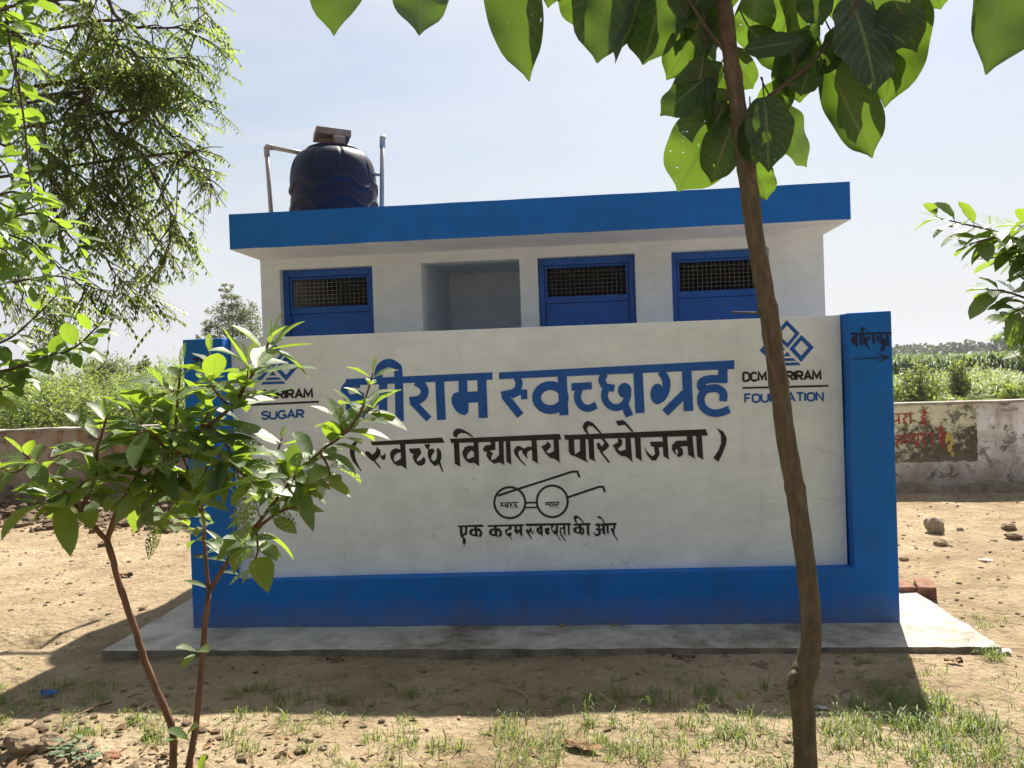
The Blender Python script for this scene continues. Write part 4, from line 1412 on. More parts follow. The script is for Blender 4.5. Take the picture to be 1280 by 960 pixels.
# ------------------------------------------------------------------ guava sapling, left foreground
def guava_sapling():
    rng = random.Random(21)
    base = on_z(226, 985, GZ)
    t = thing('guava_sapling', 'young guava sapling with two thin red-brown stems standing in front of the screen wall', 'sapling', base)
    gw, gl = Geo(), Geo()
    dp = 3.0
    def stem(pts, r0, r1):
        p = smooth_line(px_path(pts), len(pts) * 5)
        p = [q + np.array([rng.uniform(-.0015, .0015) for _ in range(3)]) for q in p]
        n = len(p)
        # slightly swollen nodes
        gw.tube(p, [(r0 + (r1 - r0) * i / (n - 1)) * (1.12 if i % 4 == 2 else 1) for i in range(n)], 9)
        return p
    b1, b2 = tuple(base), None
    A_ = stem([(215, 1000, 3.0), (216, 960, 3.0), (217, 921, 3.0), (207, 888, 3.0), (187, 842, 2.99), (169, 788, 2.98), (154, 745, 2.97), (134, 676, 2.96)], .0150, .0112)
    B_ = stem([(234, 1000, 3.02), (236, 960, 3.02), (241, 931, 3.02), (248, 881, 3.02), (255, 799, 3.02), (261, 742, 3.02)], .0140, .0102)
    R_ = lambda a, b, *p: stem(list(p), a, b)
    m1 = R_(.0105, .004, (134, 676, 2.96), (147, 637, 2.95), (162, 612, 2.93), (212, 574, 2.90), (248, 541, 2.88), (287, 511, 2.86), (313, 472, 2.84), (330, 440, 2.83), (340, 419, 2.83))
    m2 = R_(.0095, .004, (134, 676, 2.96), (108, 648, 2.93), (86, 622, 2.90), (58, 590, 2.86), (28, 566, 2.82))
    m3 = R_(.008, .0035, (205, 578, 2.90), (218, 540, 2.93), (222, 500, 2.95), (226, 458, 2.96))
    m4 = R_(.0088, .0032, (261, 742, 3.02), (276, 715, 3.0), (300, 682, 2.98), (330, 645, 2.96), (362, 604, 2.95), (400, 565, 2.94), (430, 542, 2.93), (452, 512, 2.93), (466, 466, 2.93))
    m5 = R_(.0085, .004, (261, 742, 3.02), (257, 700, 3.03), (255, 655, 3.04), (252, 610, 3.05), (262, 575, 3.05))
    m6 = R_(.008, .0035, (100, 640, 2.92), (118, 600, 2.86), (122, 560, 2.82), (134, 522, 2.80))
    m7 = R_(.007, .003, (320, 660, 2.97), (350, 640, 2.92), (366, 634, 2.9))
    m8 = R_(.007, .003, (240, 548, 2.88), (262, 560, 2.80), (300, 590, 2.76), (322, 606, 2.74))
    m9 = R_(.007, .003, (165, 608, 2.93), (180, 570, 3.0), (172, 530, 3.05), (160, 500, 3.08))
    m10 = R_(.006, .003, (362, 604, 2.95), (348, 570, 2.98), (352, 548, 3.0))
    sh = lambda pts, **k: shoot_leaves(gl, gw, pts, rng, **k)
    sh(m1, L=(.16, .245), ratio=.33, step=.048, start=.20, droop=(.05, .55), skip=.02)
    sh(m2, L=(.13, .20), ratio=.46, step=.045, start=.22, droop=(.2, .8), skip=.04)
    sh(m3, L=(.14, .22), ratio=.34, step=.044, start=.12, skip=.02)
    sh(m4, L=(.12, .19), ratio=.40, step=.038, start=.40, droop=(.3, .9), skip=.03)
    sh(m5, L=(.10, .15), ratio=.36, step=.060, start=.38, droop=(.4, 1.0), skip=.15)
    sh(m6, L=(.13, .20), ratio=.44, step=.04, start=.2, skip=.03)
    sh(m7, L=(.10, .15), ratio=.45, step=.04, start=.45, droop=(.1, .7))
    sh(m8, L=(.13, .20), ratio=.44, step=.04, start=.2, droop=(.3, 1.0), skip=.04)
    sh(m9, L=(.14, .20), ratio=.42, step=.042, start=.2)
    sh(m10, L=(.09, .13), ratio=.45, step=.04, start=.4)
    for par, cnt in ((m1, 6), (m2, 1), (m3, 2), (m4, 6), (m8, 2), (m9, 1)):
        for k in range(cnt):
            i = int(len(par) * (.22 + .72 * (k + rng.random() * .6) / cnt))
            i = min(i, len(par) - 2)
            d = unit(par[i + 1] - par[i])
            q = d * .5 + np.array([rng.uniform(-1, 1), rng.uniform(-1, 1), rng.uniform(-.5, .55)])
            ln = rng.uniform(.05, .13)
            p = smooth_line([par[i], par[i] + unit(q) * ln * .5, par[i] + unit(q) * ln + ZV * .015], 7)
            gw.tube(p, [.0028, .0027, .0026, .0024, .0022, .002, .0018], 5)
            sh(p, L=(.12, .20), ratio=.42, step=.036, start=.3, droop=(.25, .9), skip=.03)
    for extra in ([(200, 580, 2.9), (190, 610, 2.86), (205, 640, 2.84)], [(225, 562, 2.9), (240, 600, 2.92), (250, 640, 2.92)], [(262, 530, 2.87), (285, 560, 2.84), (300, 600, 2.82)],
                  [(212, 574, 2.9), (190, 540, 2.82), (165, 545, 2.76)], [(86, 622, 2.9), (110, 600, 2.84), (150, 590, 2.8)], [(248, 541, 2.88), (262, 510, 2.95), (264, 470, 3.0), (262, 440, 3.0)],
                  [(287, 511, 2.86), (270, 490, 2.78), (262, 480, 2.72)], [(150, 630, 2.95), (190, 640, 3.02), (225, 660, 3.05)], [(218, 540, 2.93), (190, 515, 3.0), (180, 490, 3.02)],
                  [(40, 575, 2.84), (20, 590, 2.78), (2, 585, 2.74)], [(320, 660, 2.97), (322, 690, 2.92), (312, 712, 2.9)], [(400, 565, 2.94), (412, 590, 2.9), (405, 606, 2.88)]):
        p = R_(.005, .0025, *extra)
        sh(p, L=(.13, .19), ratio=.44, step=.042, start=.15, droop=(.3, 1.0), skip=.04)
    # single leaves low on the thin stem
    for (x, y, tx, ty, dz) in ((257, 662, 285, 682, .02), (257, 680, 284, 695, .02), (258, 698, 284, 699, .02), (256, 698, 240, 694, -.02), (259, 735, 228, 722, -.03), (275, 715, 300, 716, 0)):
        a, b = at(x, y, 3.02), at(tx, ty, 3.02 - dz)
        leaf(gl, a, b - a, ZV + np.array([0, -.3, 0]), np.linalg.norm(b - a), .026, .15, .4, rng.random(), 7, (1, .8), .03, rng)
    for (x, y, tx, ty) in ((246, 815, 218, 806), (244, 818, 226, 833), (248, 812, 262, 811), (236, 925, 206, 908), (232, 922, 248, 902), (222, 924, 205, 925), (252, 985, 258, 935), (250, 985, 268, 962), (246, 985, 240, 958)):
        a, b = at(x, y, 3.0), at(tx, ty, 2.93)
        leaf(gl, a, b - a, ZV + np.array([0, -.5, 0]), np.linalg.norm(b - a), np.linalg.norm(b - a) * .46, .2, .4, .6, 7, (1, .7), .03, rng)
    gw.build('stem', M['bark_sapling'], t)
    gl.build('crown', M['guava_leaf'], t)
guava_sapling()

# ------------------------------------------------------------------ broad-leaved young tree, right foreground
def broad_tree():
    rng = random.Random(77)
    base = at(1008, 1052, 2.74)
    base[2] = GZ
    t = thing('broadleaf_tree', 'slender young tree with a kinked brown trunk and huge drooping leaves before the sign', 'tree', base)
    ln = [(1008, 1075, 2.74, 35), (1008, 1010, 2.74, 33), (1007, 960, 2.74, 32), (1005, 905, 2.74, 31), (1002, 868, 2.74, 32), (1003, 848, 2.74, 34), (1010, 826, 2.745, 31), (1014, 790, 2.75, 28),
          (1010, 730, 2.75, 27), (1001, 660, 2.75, 27), (994, 612, 2.75, 27), (983, 550, 2.75, 26.5), (972, 470, 2.75, 26), (961, 392, 2.75, 25), (951, 335, 2.75, 25), (943, 290, 2.75, 25), (935, 225, 2.75, 25),
          (925, 150, 2.75, 23), (914, 75, 2.75, 22), (905, 0, 2.75, 22), (899, -80, 2.75, 20), (897, -170, 2.75, 17), (900, -270, 2.75, 13), (905, -350, 2.75, 8)]
    pts = smooth_line([tuple(at(*q[:3])) + (q[3] * .89 * q[2] / FPX / 2,) for q in ln], 150)
    P3 = [p[:3] for p in pts]
    Rr = [p[3] for p in pts]
    # leaf-scar rings
    for py in (92, 152, 208, 268, 385, 420, 478, 612, 838):
        z = at(960, py, 2.75)[2]
        for i, p in enumerate(P3):
            dd = abs(p[2] - z)
            if dd < .018:
                Rr[i] *= 1.0 + .13 * (1 - dd / .018)
    g = Geo()
    g.tube(P3, Rr, 20)
    # surface unevenness
    g.V = [tuple(np.array(v) + np.array([mnoise.noise(Vector(v) * 16), mnoise.noise(Vector(v) * 16 + Vector((7, 0, 0))), 0]) * .0035) for v in g.V]
    g.tube(px_path([(962, 392, 2.745), (940, 391, 2.73), (915, 390, 2.71)]), [.006, .004, .003], 6)   # snapped twig
    g.tube(px_path([(1002, 838, 2.74), (990, 846, 2.72), (986, 862, 2.715)]), [.02, .016, .004], 8)    # burl at the kink
    g.build('trunk', M['bark_trunk'], t)
    gb, gl = Geo(), Geo()
    for br, r0 in (([(925, 150, 2.75), (965, 118, 2.72), (1010, 82, 2.68), (1050, 36, 2.64), (1082, -15, 2.62), (1110, -90, 2.6)], .0085),
                   ([(914, 75, 2.75), (880, 30, 2.72), (840, -30, 2.70), (780, -90, 2.7)], .007),
                   ([(903, -30, 2.75), (830, -90, 2.6), (700, -140, 2.5), (540, -150, 2.45), (420, -130, 2.45)], .010),
                   ([(900, -60, 2.75), (1000, -110, 2.65), (1120, -130, 2.6), (1240, -120, 2.55), (1330, -90, 2.5)], .009)):
        gb.tube(smooth_line(px_path(br), 24), [r0 * (1 - .6 * i / 23) for i in range(24)], 8)
    # (base x,y) -> (tip x,y), width px, near/far depth shift, turn of the blade (deg), tone
    LV = [(440, -95, 403, 30, 88, -.18, 12, .35), (530, -75, 523, 60, 84, -.20, -8, .75), (632, -70, 655, 91, 82, -.12, 14, .25), (768, -75, 742, 91, 104, -.05, -10, .3),
          (812, -35, 771, 92, 34, -.12, 70, .15), (838, -40, 800, 88, 84, .05, 15, .3), (884, 10, 832, 106, 66, .12, -15, .35), (902, 78, 822, 152, 66, .12, 20, .35),
          (908, 128, 846, 246, 98, .12, -12, .4), (918, 148, 886, 232, 60, .06, 10, .6), (938, 148, 940, 208, 36, -.05, 30, .1), (955, 122, 966, 206, 66, -.14, 5, .12),
          (962, 120, 1032, 204, 62, .10, -10, .85), (938, 196, 958, 252, 42, .08, 12, .7), (930, 62, 1012, 50, 34, -.10, 10, .2), (985, 40, 1004, 132, 72, .08, 8, .5),
          (1020, 40, 960, 118, 60, .12, -18, .85), (1030, 72, 1096, 206, 74, .02, 18, .45), (1062, -4, 1112, 106, 98, -.16, -14, .12), (1080, 20, 1140, 60, 60, -.10, 25, .2),
          (1128, -30, 1108, 142, 88, .10, 10, .5), (1255, -85, 1246, 92, 118, -.18, -6, .3), (1150, -60, 1182, 14, 80, .04, 12, .85), (1000, -30, 968, 60, 66, .10, 20, .9),
          (960, -40, 1012, 50, 60, .14, -25, .85), (950, -20, 935, 70, 56, .10, 0, .8), (870, -40, 902, 60, 62, .12, 20, .5), (850, -60, 868, 40, 70, .08, -30, .75), (1060, -60, 1042, 30, 70, .12, 10, .9),
          (908, 60, 948, 118, 40, .14, 30, .4), (990, 96, 940, 172, 52, .13, 14, .85), (1048, 60, 1076, 120, 52, .14, 0, .9), (880, 70, 862, 160, 62, .12, 24, .55), (1100, 50, 1128, 110, 50, .12, -20, .6),
          (790, -20, 806, 70, 60, .12, 10, .6), (896, 110, 905, 190, 58, .10, -8, .55), (1010, 90, 1000, 125, 46, -.05, 20, .3),
          (903, 20, 862, 92, 52, .14, 26, .15), (908, 96, 872, 128, 42, .14, -20, .2), (936, 34, 986, 88, 44, .10, 30, .15), (1022, 30, 990, 84, 46, .05, 40, .4), (1050, 36, 1020, 96, 44, -.04, -30, .25),
          (890, -30, 856, 30, 54, .05, 20, .2), (1080, -20, 1066, 52, 56, .02, -25, .2), (1100, -40, 1150, 60, 58, -.08, 30, .2), (1010, -30, 1030, 36, 50, -.02, 35, .2), (918, -40, 888, 30, 46, .14, -20, .15),
          (1042, 45, 1086, 92, 40, .08, 35, .7), (870, 40, 838, 70, 40, .10, 35, .6), (912, 130, 872, 176, 46, .16, 40, .3), (940, 160, 990, 190, 38, .12, -30, .75), (720, -60, 716, 40, 60, .08, 30, .25), (690, -80, 690, 14, 54, .1, -20, .4)]
    for (bx, by, tx, ty, w, dd, turn, tone) in LV:
        dz0 = 2.74 + dd * .4
        a, b = at(bx, by, dz0), at(tx, ty, dz0 + dd * .7)
        d = b - a
        Ln = float(np.linalg.norm(d))
        side = unit(np.cross(unit(d), -FW))
        up = -FW * math.cos(R(turn)) + side * math.sin(R(turn)) + ZV * .25
        leaf(gl, a, d, up, Ln * .93, w * .92 * dz0 / FPX, rng.uniform(0, .06), rng.uniform(-.1, .6), tone, 22, (1.0, .52), rng.uniform(.05, .11), rng, 0.75, rng.uniform(-.12, .25), 8)
        petiole(gb, a, a - unit(d) * .05 + ZV * .03, .003)
    # the rest of the crown, above what the picture takes in
    for k in range(64):
        ang = rng.uniform(0, 6.283)
        hh = rng.uniform(3.02, 3.95)
        rad = rng.uniform(.08, .62) * (1 - (hh - 2.9) * .35)
        c0 = np.array([P3[-1][0] + math.cos(ang) * rad, P3[-1][1] + math.sin(ang) * rad, hh])
        if (c0 - CAM) @ FW > .3 and 480 - FPX * ((c0 - CAM) @ UP) / ((c0 - CAM) @ FW) > -175:
            continue
        d = np.array([math.cos(ang), math.sin(ang), rng.uniform(-1.3, .1)])
        Ln = rng.uniform(.22, .36)
        leaf(gl, c0, d, ZV + np.array([math.cos(ang), math.sin(ang), 0]) * .4, Ln, Ln * .66, rng.uniform(.1, .4), rng.uniform(0, .35), rng.random(), 12, (.92, .62), .05, rng, .55, 0, 4)
        petiole(gb, c0, np.array([P3[-20][0], P3[-20][1], hh - .08]), .004)
    gb.build('branch', M['bark_twig'], t)
    gl.build('crown', M['big_leaf'], t)
broad_tree()

# ------------------------------------------------------------------ guava trees whose boughs reach in from left and right
def side_guava(name, label, trunk_px, twigs, mat, seed, L, ratio, step, kw, boughs):
    rng = random.Random(seed)
    base = at(*trunk_px)
    base[2] = GZ
    t = thing(name, label, 'tree', base)
    g, gl, gb = Geo(), Geo(), Geo()
    top = base + ZV * 2.7
    line = smooth_line([base - ZV * .05, base + np.array([.03, .02, .8]), base + np.array([-.02, .04, 1.6]), top], 30)
    g.tube(line, [.050 * (1 - .88 * i / 29) for i in range(30)], 12)
    g.build('trunk', M['bark_sapling'], t)
    for b_ in boughs:
        pts = [line[int(b_[0] * 29)]] + px_path(b_[1])
        n = 26
        gb.tube(smooth_line(pts, n), [.017 * (1 - .75 * i / (n - 1)) + .002 for i in range(n)], 8)
    for tw in twigs:
        p = smooth_line(px_path(tw), len(tw) * 4)
        n = len(p)
        gb.tube(p, [.0055 * (1 - .6 * i / (n - 1)) for i in range(n)], 6)
        shoot_leaves(gl, gb, p, rng, L=L, ratio=ratio, step=step, **kw)
    # out-of-frame remainder of the crown
    for k in range(80):
        ang = rng.uniform(0, 6.283)
        a = line[rng.randint(13, 29)]
        b = a + np.array([math.cos(ang), math.sin(ang), rng.uniform(-.1, .6)]) * rng.uniform(.3, .6)
        v = b - CAM
        pxx = 640 + FPX * (v @ RT) / max(.05, v @ FW)
        if -60 < pxx < 1340:
            continue
        p = smooth_line([a, (a + b) / 2 + ZV * .05, b], 8)
        gb.tube(p, [.006 * (1 - .6 * i / 7) for i in range(8)], 5)
        shoot_leaves(gl, None, p, rng, L=L, ratio=ratio, step=step * 1.2, **kw)
    gb.build('branch', M['bark_twig'], t)
    gl.build('crown', mat, t)

side_guava('guava_tree', 'round-leaved guava tree reaching in from beyond the picture, under the feathery branches', (-260, 1000, 3.0),
    [[(2, -40, 2.7), (8, 20, 2.7), (14, 66, 2.7), (24, 110, 2.7), (31, 160, 2.7), (36, 210, 2.7), (40, 240, 2.7)],
     [(-30, 20, 2.6), (10, 10, 2.6), (48, -10, 2.6)], [(-30, 60, 2.6), (0, 30, 2.6), (30, 26, 2.6)],
     [(-40, 300, 2.8), (20, 270, 2.8), (58, 270, 2.8), (92, 300, 2.8), (108, 325, 2.8)],
     [(-30, 360, 2.8), (30, 350, 2.8), (70, 345, 2.8), (96, 352, 2.8)], [(-20, 250, 2.7), (20, 240, 2.7), (45, 262, 2.7)],
     [(-40, 440, 2.9), (10, 424, 2.9), (45, 395, 2.9), (70, 370, 2.9)],
     [(-20, 470, 2.85), (40, 455, 2.85), (90, 436, 2.85), (116, 414, 2.85), (134, 394, 2.85)],
     [(-40, 470, 2.8), (10, 462, 2.8), (50, 448, 2.8), (78, 440, 2.8)], [(-50, 500, 2.8), (-10, 490, 2.8), (20, 478, 2.8)],
     [(-40, 320, 2.9), (0, 310, 2.9), (20, 330, 2.9)], [(-40, 180, 2.75), (0, 200, 2.75), (15, 225, 2.75)], [(-40, 120, 2.75), (-5, 130, 2.75), (10, 150, 2.75)],
     [(-40, 280, 2.95), (30, 300, 2.95), (52, 318, 2.95)], [(-40, 230, 2.95), (20, 262, 3.0), (60, 250, 3.0)]],
    M['round_leaf'], 31, (.075, .115), .56, .042, dict(start=.05, droop=(.1, .7), skip=.06, elev=.2, shape=(.95, .6)),
    [(.95, [(-120, 0, 2.8), (-30, -60, 2.7), (2, -40, 2.7)]), (.75, [(-140, 330, 2.9), (-40, 300, 2.8)]), (.6, [(-160, 480, 2.95), (-40, 440, 2.9)]), (.55, [(-150, 520, 2.9), (-20, 470, 2.85)])])
side_guava('guava_tree', 'insect-eaten guava tree reaching in on the field side of the sign', (1600, 1000, 3.0),
    [[(1300, 312, 2.9), (1268, 300, 2.9), (1240, 288, 2.9), (1205, 280, 2.9), (1172, 272, 2.9)],
     [(1310, 384, 2.9), (1280, 372, 2.9), (1255, 364, 2.9), (1234, 362, 2.9)],
     [(1320, 330, 2.95), (1290, 318, 2.95), (1262, 322, 2.95), (1240, 322, 2.95)],
     [(1330, 420, 2.95), (1296, 410, 2.95), (1276, 406, 2.95), (1262, 414, 2.95)], [(1330, 290, 2.95), (1300, 285, 2.95), (1268, 282, 2.95)],
     [(1340, 450, 2.9), (1310, 440, 2.9), (1284, 440, 2.9)], [(1300, 312, 2.9), (1262, 296, 2.85), (1230, 300, 2.85), (1212, 306, 2.85)], [(1310, 384, 2.9), (1284, 384, 2.85), (1262, 392, 2.85)], [(1330, 400, 2.9), (1296, 396, 2.9), (1270, 432, 2.9)], [(1340, 350, 2.9), (1310, 345, 2.9), (1285, 340, 2.9)]],
    M['eaten_leaf'], 47, (.095, .14), .52, .034, dict(start=.02, droop=(.2, .8), skip=.03, elev=.1, shape=(.95, .6)),
    [(.8, [(1420, 330, 2.95), (1300, 312, 2.9)]), (.7, [(1420, 400, 2.95), (1310, 384, 2.9)]), (.62, [(1430, 470, 2.95), (1330, 420, 2.95)])])

# ------------------------------------------------------------------ neem tree, upper left
def neem():
    rng = random.Random(12)
    base = at(-420, 900, 4.6)
    base[2] = GZ
    t = thing('neem_tree', 'feathery neem tree with drooping fine-leaved branches against the sky', 'tree', base)
    g, gb, gl = Geo(), Geo(), Geo()
    line = smooth_line([base - ZV * .1, base + np.array([.05, 0, 1.2]), base + np.array([-.05, .1, 2.4]), base + np.array([.1, .1, 3.4]), base + np.array([.2, .15, 5.0])], 40)
    g.tube(line, [.13 * (1 - .7 * i / 39) for i in range(40)], 14)
    g.build('trunk', M['bark_pale'], t)
    tips = []
    def bough(pts, r0, r1, n=30):
        p3 = px_path(pts)
        root = min(line[12:], key=lambda q: abs(q[2] - (p3[0][2] - .25)))
        p = smooth_line([root] + p3, n + 4)
        n = len(p)
        p = [q + np.array([rng.uniform(-.006, .006) for _ in range(3)]) for q in p]
        gb.tube(p, [r0 + (r1 - r0) * i / (n - 1) for i in range(n)], 7)
        return p
    mains = [[(-200, 60, 4.5), (-60, 100, 4.4), (48, 119, 4.3), (80, 121, 4.3), (110, 127, 4.3), (126, 142, 4.28), (141, 166, 4.25), (152, 190, 4.22), (160, 225, 4.2)],
             [(80, 121, 4.3), (96, 108, 4.3), (112, 98, 4.3), (135, 93, 4.3), (165, 94, 4.32), (200, 104, 4.35), (240, 116, 4.35), (270, 140, 4.35)],
             [(135, 93, 4.3), (160, 108, 4.35), (185, 130, 4.4), (200, 155, 4.4), (230, 182, 4.4), (262, 202, 4.4)],
             [(-150, -40, 4.4), (-20, -20, 4.3), (60, 0, 4.3), (95, 20, 4.3), (125, 48, 4.3), (150, 70, 4.3), (180, 90, 4.3)],
             [(-100, -120, 4.3), (40, -80, 4.2), (120, -20, 4.2), (150, 25, 4.2), (185, 35, 4.2), (225, 36, 4.2), (255, 50, 4.2)],
             [(-60, -140, 4.4), (90, -110, 4.4), (190, -60, 4.4), (240, -10, 4.4), (262, 20, 4.4)],
             [(60, 120, 4.3), (85, 140, 4.25), (110, 165, 4.2), (118, 200, 4.2), (112, 240, 4.2), (105, 275, 4.2)],
             [(126, 142, 4.28), (150, 165, 4.3), (178, 195, 4.3), (200, 238, 4.3), (214, 272, 4.3), (216, 298, 4.3)],
             [(-120, 160, 4.5), (0, 180, 4.4), (60, 220, 4.4), (95, 262, 4.4), (120, 300, 4.4), (145, 345, 4.4), (160, 352, 4.4)],
             [(-150, 220, 4.4), (-30, 260, 4.4), (40, 300, 4.4), (80, 340, 4.4), (112, 365, 4.4)],
             [(-100, 300, 4.5), (0, 340, 4.5), (40, 370, 4.5), (60, 400, 4.5)],
             [(60, 0, 4.3), (110, 60, 4.45), (120, 95, 4.45), (112, 130, 4.4)], [(-80, 80, 4.3), (20, 160, 4.25), (70, 200, 4.25), (140, 250, 4.2), (190, 290, 4.2)],
             [(178, 195, 4.3), (220, 205, 4.3), (250, 215, 4.3), (268, 235, 4.3)], [(-60, 20, 4.6), (30, 50, 4.6), (110, 70, 4.6), (190, 60, 4.6)], [(-60, 140, 4.7), (60, 160, 4.7), (130, 210, 4.7), (170, 260, 4.7)],
             [(-20, 40, 4.2), (20, 90, 4.15), (50, 150, 4.15), (62, 210, 4.15), (70, 270, 4.15)], [(100, 30, 4.25), (140, 50, 4.2), (170, 70, 4.2), (215, 72, 4.2)]]
    def comp(p, d, ln):
        v_ = np.asarray(p) + unit(d) * ln - CAM
        qx, qy = 640 + FPX * (v_ @ RT) / (v_ @ FW), 480 - FPX * (v_ @ UP) / (v_ @ FW)
        if 302 < qx < 1400 or (qx > 278 and qy > 200) or (qx > 262 and qy > 245):
            return
        """one pinnate leaf: thin rachis with curved lance-shaped leaflets"""
        d = unit(d)
        end = p + d * ln - ZV * ln * .22
        rach = smooth_line([p, p + d * ln * .5 - ZV * ln * .06, end], 7)
        gb.add(*tube_data(rach, [.0016] * 7, 3, False))
        side = unit(np.cross(d, ZV) + 1e-3)
        n = rng.randint(5, 7)
        tone = min(1, max(0, rng.gauss(.5, .25)))
        for i in range(n + 1):
            f = .15 + .85 * i / n
            q = rach[min(6, int(f * 6))]
            for sg in (1, -1):
                dd = unit(side * sg * .9 + d * .55 - ZV * (.45 + rng.uniform(-.1, .4)))
                l_ = rng.uniform(.031, .046)
                s2 = unit(np.cross(dd, ZV + side * sg * .3 + 1e-3)) * l_ * .22
                c = q + dd * l_ * .45
                gl.add([q, c + s2, q + dd * l_ - ZV * .006, c - s2 * .8], [(0, 1, 2, 3)], [(.5, 0), (1, .5), (.5, 1), (0, .5)], tone)
    for mi, m_ in enumerate(mains):
        p = bough(m_, .018 if mi in (0, 3, 4) else .010, .003)
        for i in range(5, len(p)):
            if rng.random() < .96:
                d0 = unit(p[i] - p[i - 1])
                dr = unit(d0 * .6 + np.array([rng.uniform(-.7, .8), rng.uniform(-.8, .8), rng.uniform(-.7, .35)]))
                ln = rng.uniform(.10, .30)
                v_ = p[i] + dr * ln - CAM
                if 640 + FPX * (v_ @ RT) / (v_ @ FW) > (285 if p[i][2] > 2.75 else 262):
                    continue
                q = [p[i], p[i] + dr * ln * .5 - ZV * .01, p[i] + dr * ln - ZV * ln * .25]
                tw = smooth_line(q, 6)
                gb.tube(tw, [.0045 - .0005 * k for k in range(6)], 4)
                for k in range(rng.randint(2, 4)):
                    a = tw[rng.randint(2, 5)]
                    comp(a, dr * .5 + np.array([rng.uniform(-.8, .9), rng.uniform(-.8, .8), rng.uniform(-.7, .3)]), rng.uniform(.12, .20))
        comp(p[-1], p[-1] - p[-3], .18)
    # rest of the crown outside the frame
    for k in range(240):
        a = base + np.array([rng.gauss(0, .9), rng.gauss(.1, .8), rng.uniform(2.0, 5.2)])
        v = a - CAM
        if 640 + FPX * (v @ RT) / max(.05, v @ FW) > -40 and 480 - FPX * (v @ UP) / max(.05, v @ FW) > -60:
            continue
        b = line[min(39, max(18, int((a[2] - .4) / 5 * 39)))]
        gb.tube([b, (a + b) / 2 + ZV * .05, a], [.008, .005, .002], 5)
        for j in range(4):
            comp(a, np.array([rng.uniform(-1, 1), rng.uniform(-1, 1), rng.uniform(-.6, .3)]), rng.uniform(.14, .24))
    gb.build('branch', M['bark_twig'], t)
    gl.build('crown', M['neem_leaf'], t)
neem()

# ------------------------------------------------------------------ vegetation beyond the boundary wall
def quad_leaf(g, c, size, rng, tone, asp=.5):
    a = unit(np.array([rng.gauss(0, 1), rng.gauss(0, 1), rng.gauss(0, .8)]))
    b = unit(np.cross(a, np.array([rng.gauss(0, 1), rng.gauss(0, 1), rng.gauss(0, 1)])))
    a = a * size * .5
    b = b * size * .5 * asp
    g.add([c - a, c + b, c + a, c - b], [(0, 1, 2, 3)], [(.5, 0), (1, .5), (.5, 1), (0, .5)], tone)

def crown_tree(name, label, cat, base, h, lobes, mat, nleaf, size, seed, trunk_h, trunk_r=.12, group=None, asp=.5):
    """trunk, limbs to each foliage lobe, leaves scattered in clumps through the lobes"""
    rng = random.Random(seed)
    t = thing(name, label, cat, base, group)
    base = np.array(base, float)
    g = Geo()
    line = smooth_line([base - ZV * .1, base + np.array([rng.uniform(-.1, .1), 0, h * .35]), base + np.array([rng.uniform(-.15, .15), 0, h * .7]), base + ZV * h * .95], 16)
    g.tube(line, [trunk_r * (1 - .85 * i / 15) for i in range(16)], 7)
    for (x, y, z, r) in lobes:
        a = line[min(14, max(2, int((z - r * .6) / h * 15)))]
        c = base + np.array([x, y, z])
        g.tube([a, (a + c) / 2 - ZV * .05 * r, c], [trunk_r * .35, trunk_r * .22, trunk_r * .08], 5)
    g.build('trunk', M['bark_pale'], t)
    gl = Geo()
    tot = sum(r ** 2 for *_, r in lobes)
    for (x, y, z, r) in lobes:
        n = int(nleaf * r * r / tot)
        ncl = max(4, n // 26)
        cl = []
        for k in range(ncl):
            d = unit(np.array([rng.gauss(0, 1), rng.gauss(0, 1), rng.gauss(0, 1)]))
            cl.append(base + np.array([x, y, z]) + d * r * rng.uniform(.35, 1.0) * np.array([1, 1, 1.05]))
        for k in range(n):
            c = rng.choice(cl)
            p = c + np.array([rng.gauss(0, 1), rng.gauss(0, 1), rng.gauss(0, .8)]) * r * .17
            quad_leaf(gl, p, size * rng.uniform(.6, 1.3), rng, rng.random(), asp)
    gl.build('crown', mat, t)

def spot(px, dist, dz=0):
    p = CAM + ray(px, 450) * dist
    return (p[0], p[1], GZ + dz)

crown_tree('eucalyptus_tree', 'tall pale grey-green tree rising behind the left end of the sign', 'tree', spot(292, 58), 9.3,
           [(-.3, 0, 8.7, .55), (-.3, 0, 7.8, .8), (.5, .2, 7.2, 1.0), (-.8, 0, 6.8, 1.0), (1.3, 0, 6.3, 1.1), (.2, .3, 5.9, 1.3), (-1.5, 0, 5.6, .9), (1.6, 0, 5.0, 1.2), (-.6, 0, 4.6, 1.3), (.5, 0, 3.4, 1.5), (-2.2, 0, 5.9, .7), (-1.9, 0, 4.4, 1.0), (1.5, 0, 3.3, 1.2), (-1.4, 0, 3.0, 1.2)],
           M['pale_leaf'], 11000, .21, 3, 2, .10, None, .4)
crown_tree('round_tree', 'dense round-headed green tree above the scrub left of the sign', 'tree', spot(130, 46), 3.6,
           [(0, 0, 2.85, .9), (-.75, 0, 2.5, .85), (.75, 0, 2.5, .85), (0, .4, 1.9, 1.1), (-1.2, 0, 1.7, .9), (1.25, 0, 1.6, .9), (0, 0, 1.0, 1.0)], M['far_leaf'], 9000, .16, 5, 1, .08)
crown_tree('conifer_tree', 'small pointed dark tree above the scrub close to the sign', 'tree', spot(183, 48), 3.6,
           [(0, 0, 3.35, .28), (.1, 0, 2.9, .45), (-.35, 0, 2.6, .55), (.5, 0, 2.4, .6), (0, 0, 1.9, .85), (-.9, 0, 1.8, .7), (.9, 0, 1.9, .7), (0, 0, 1.0, 1.0)], M['far_leaf'], 6500, .15, 6, 1, .06)

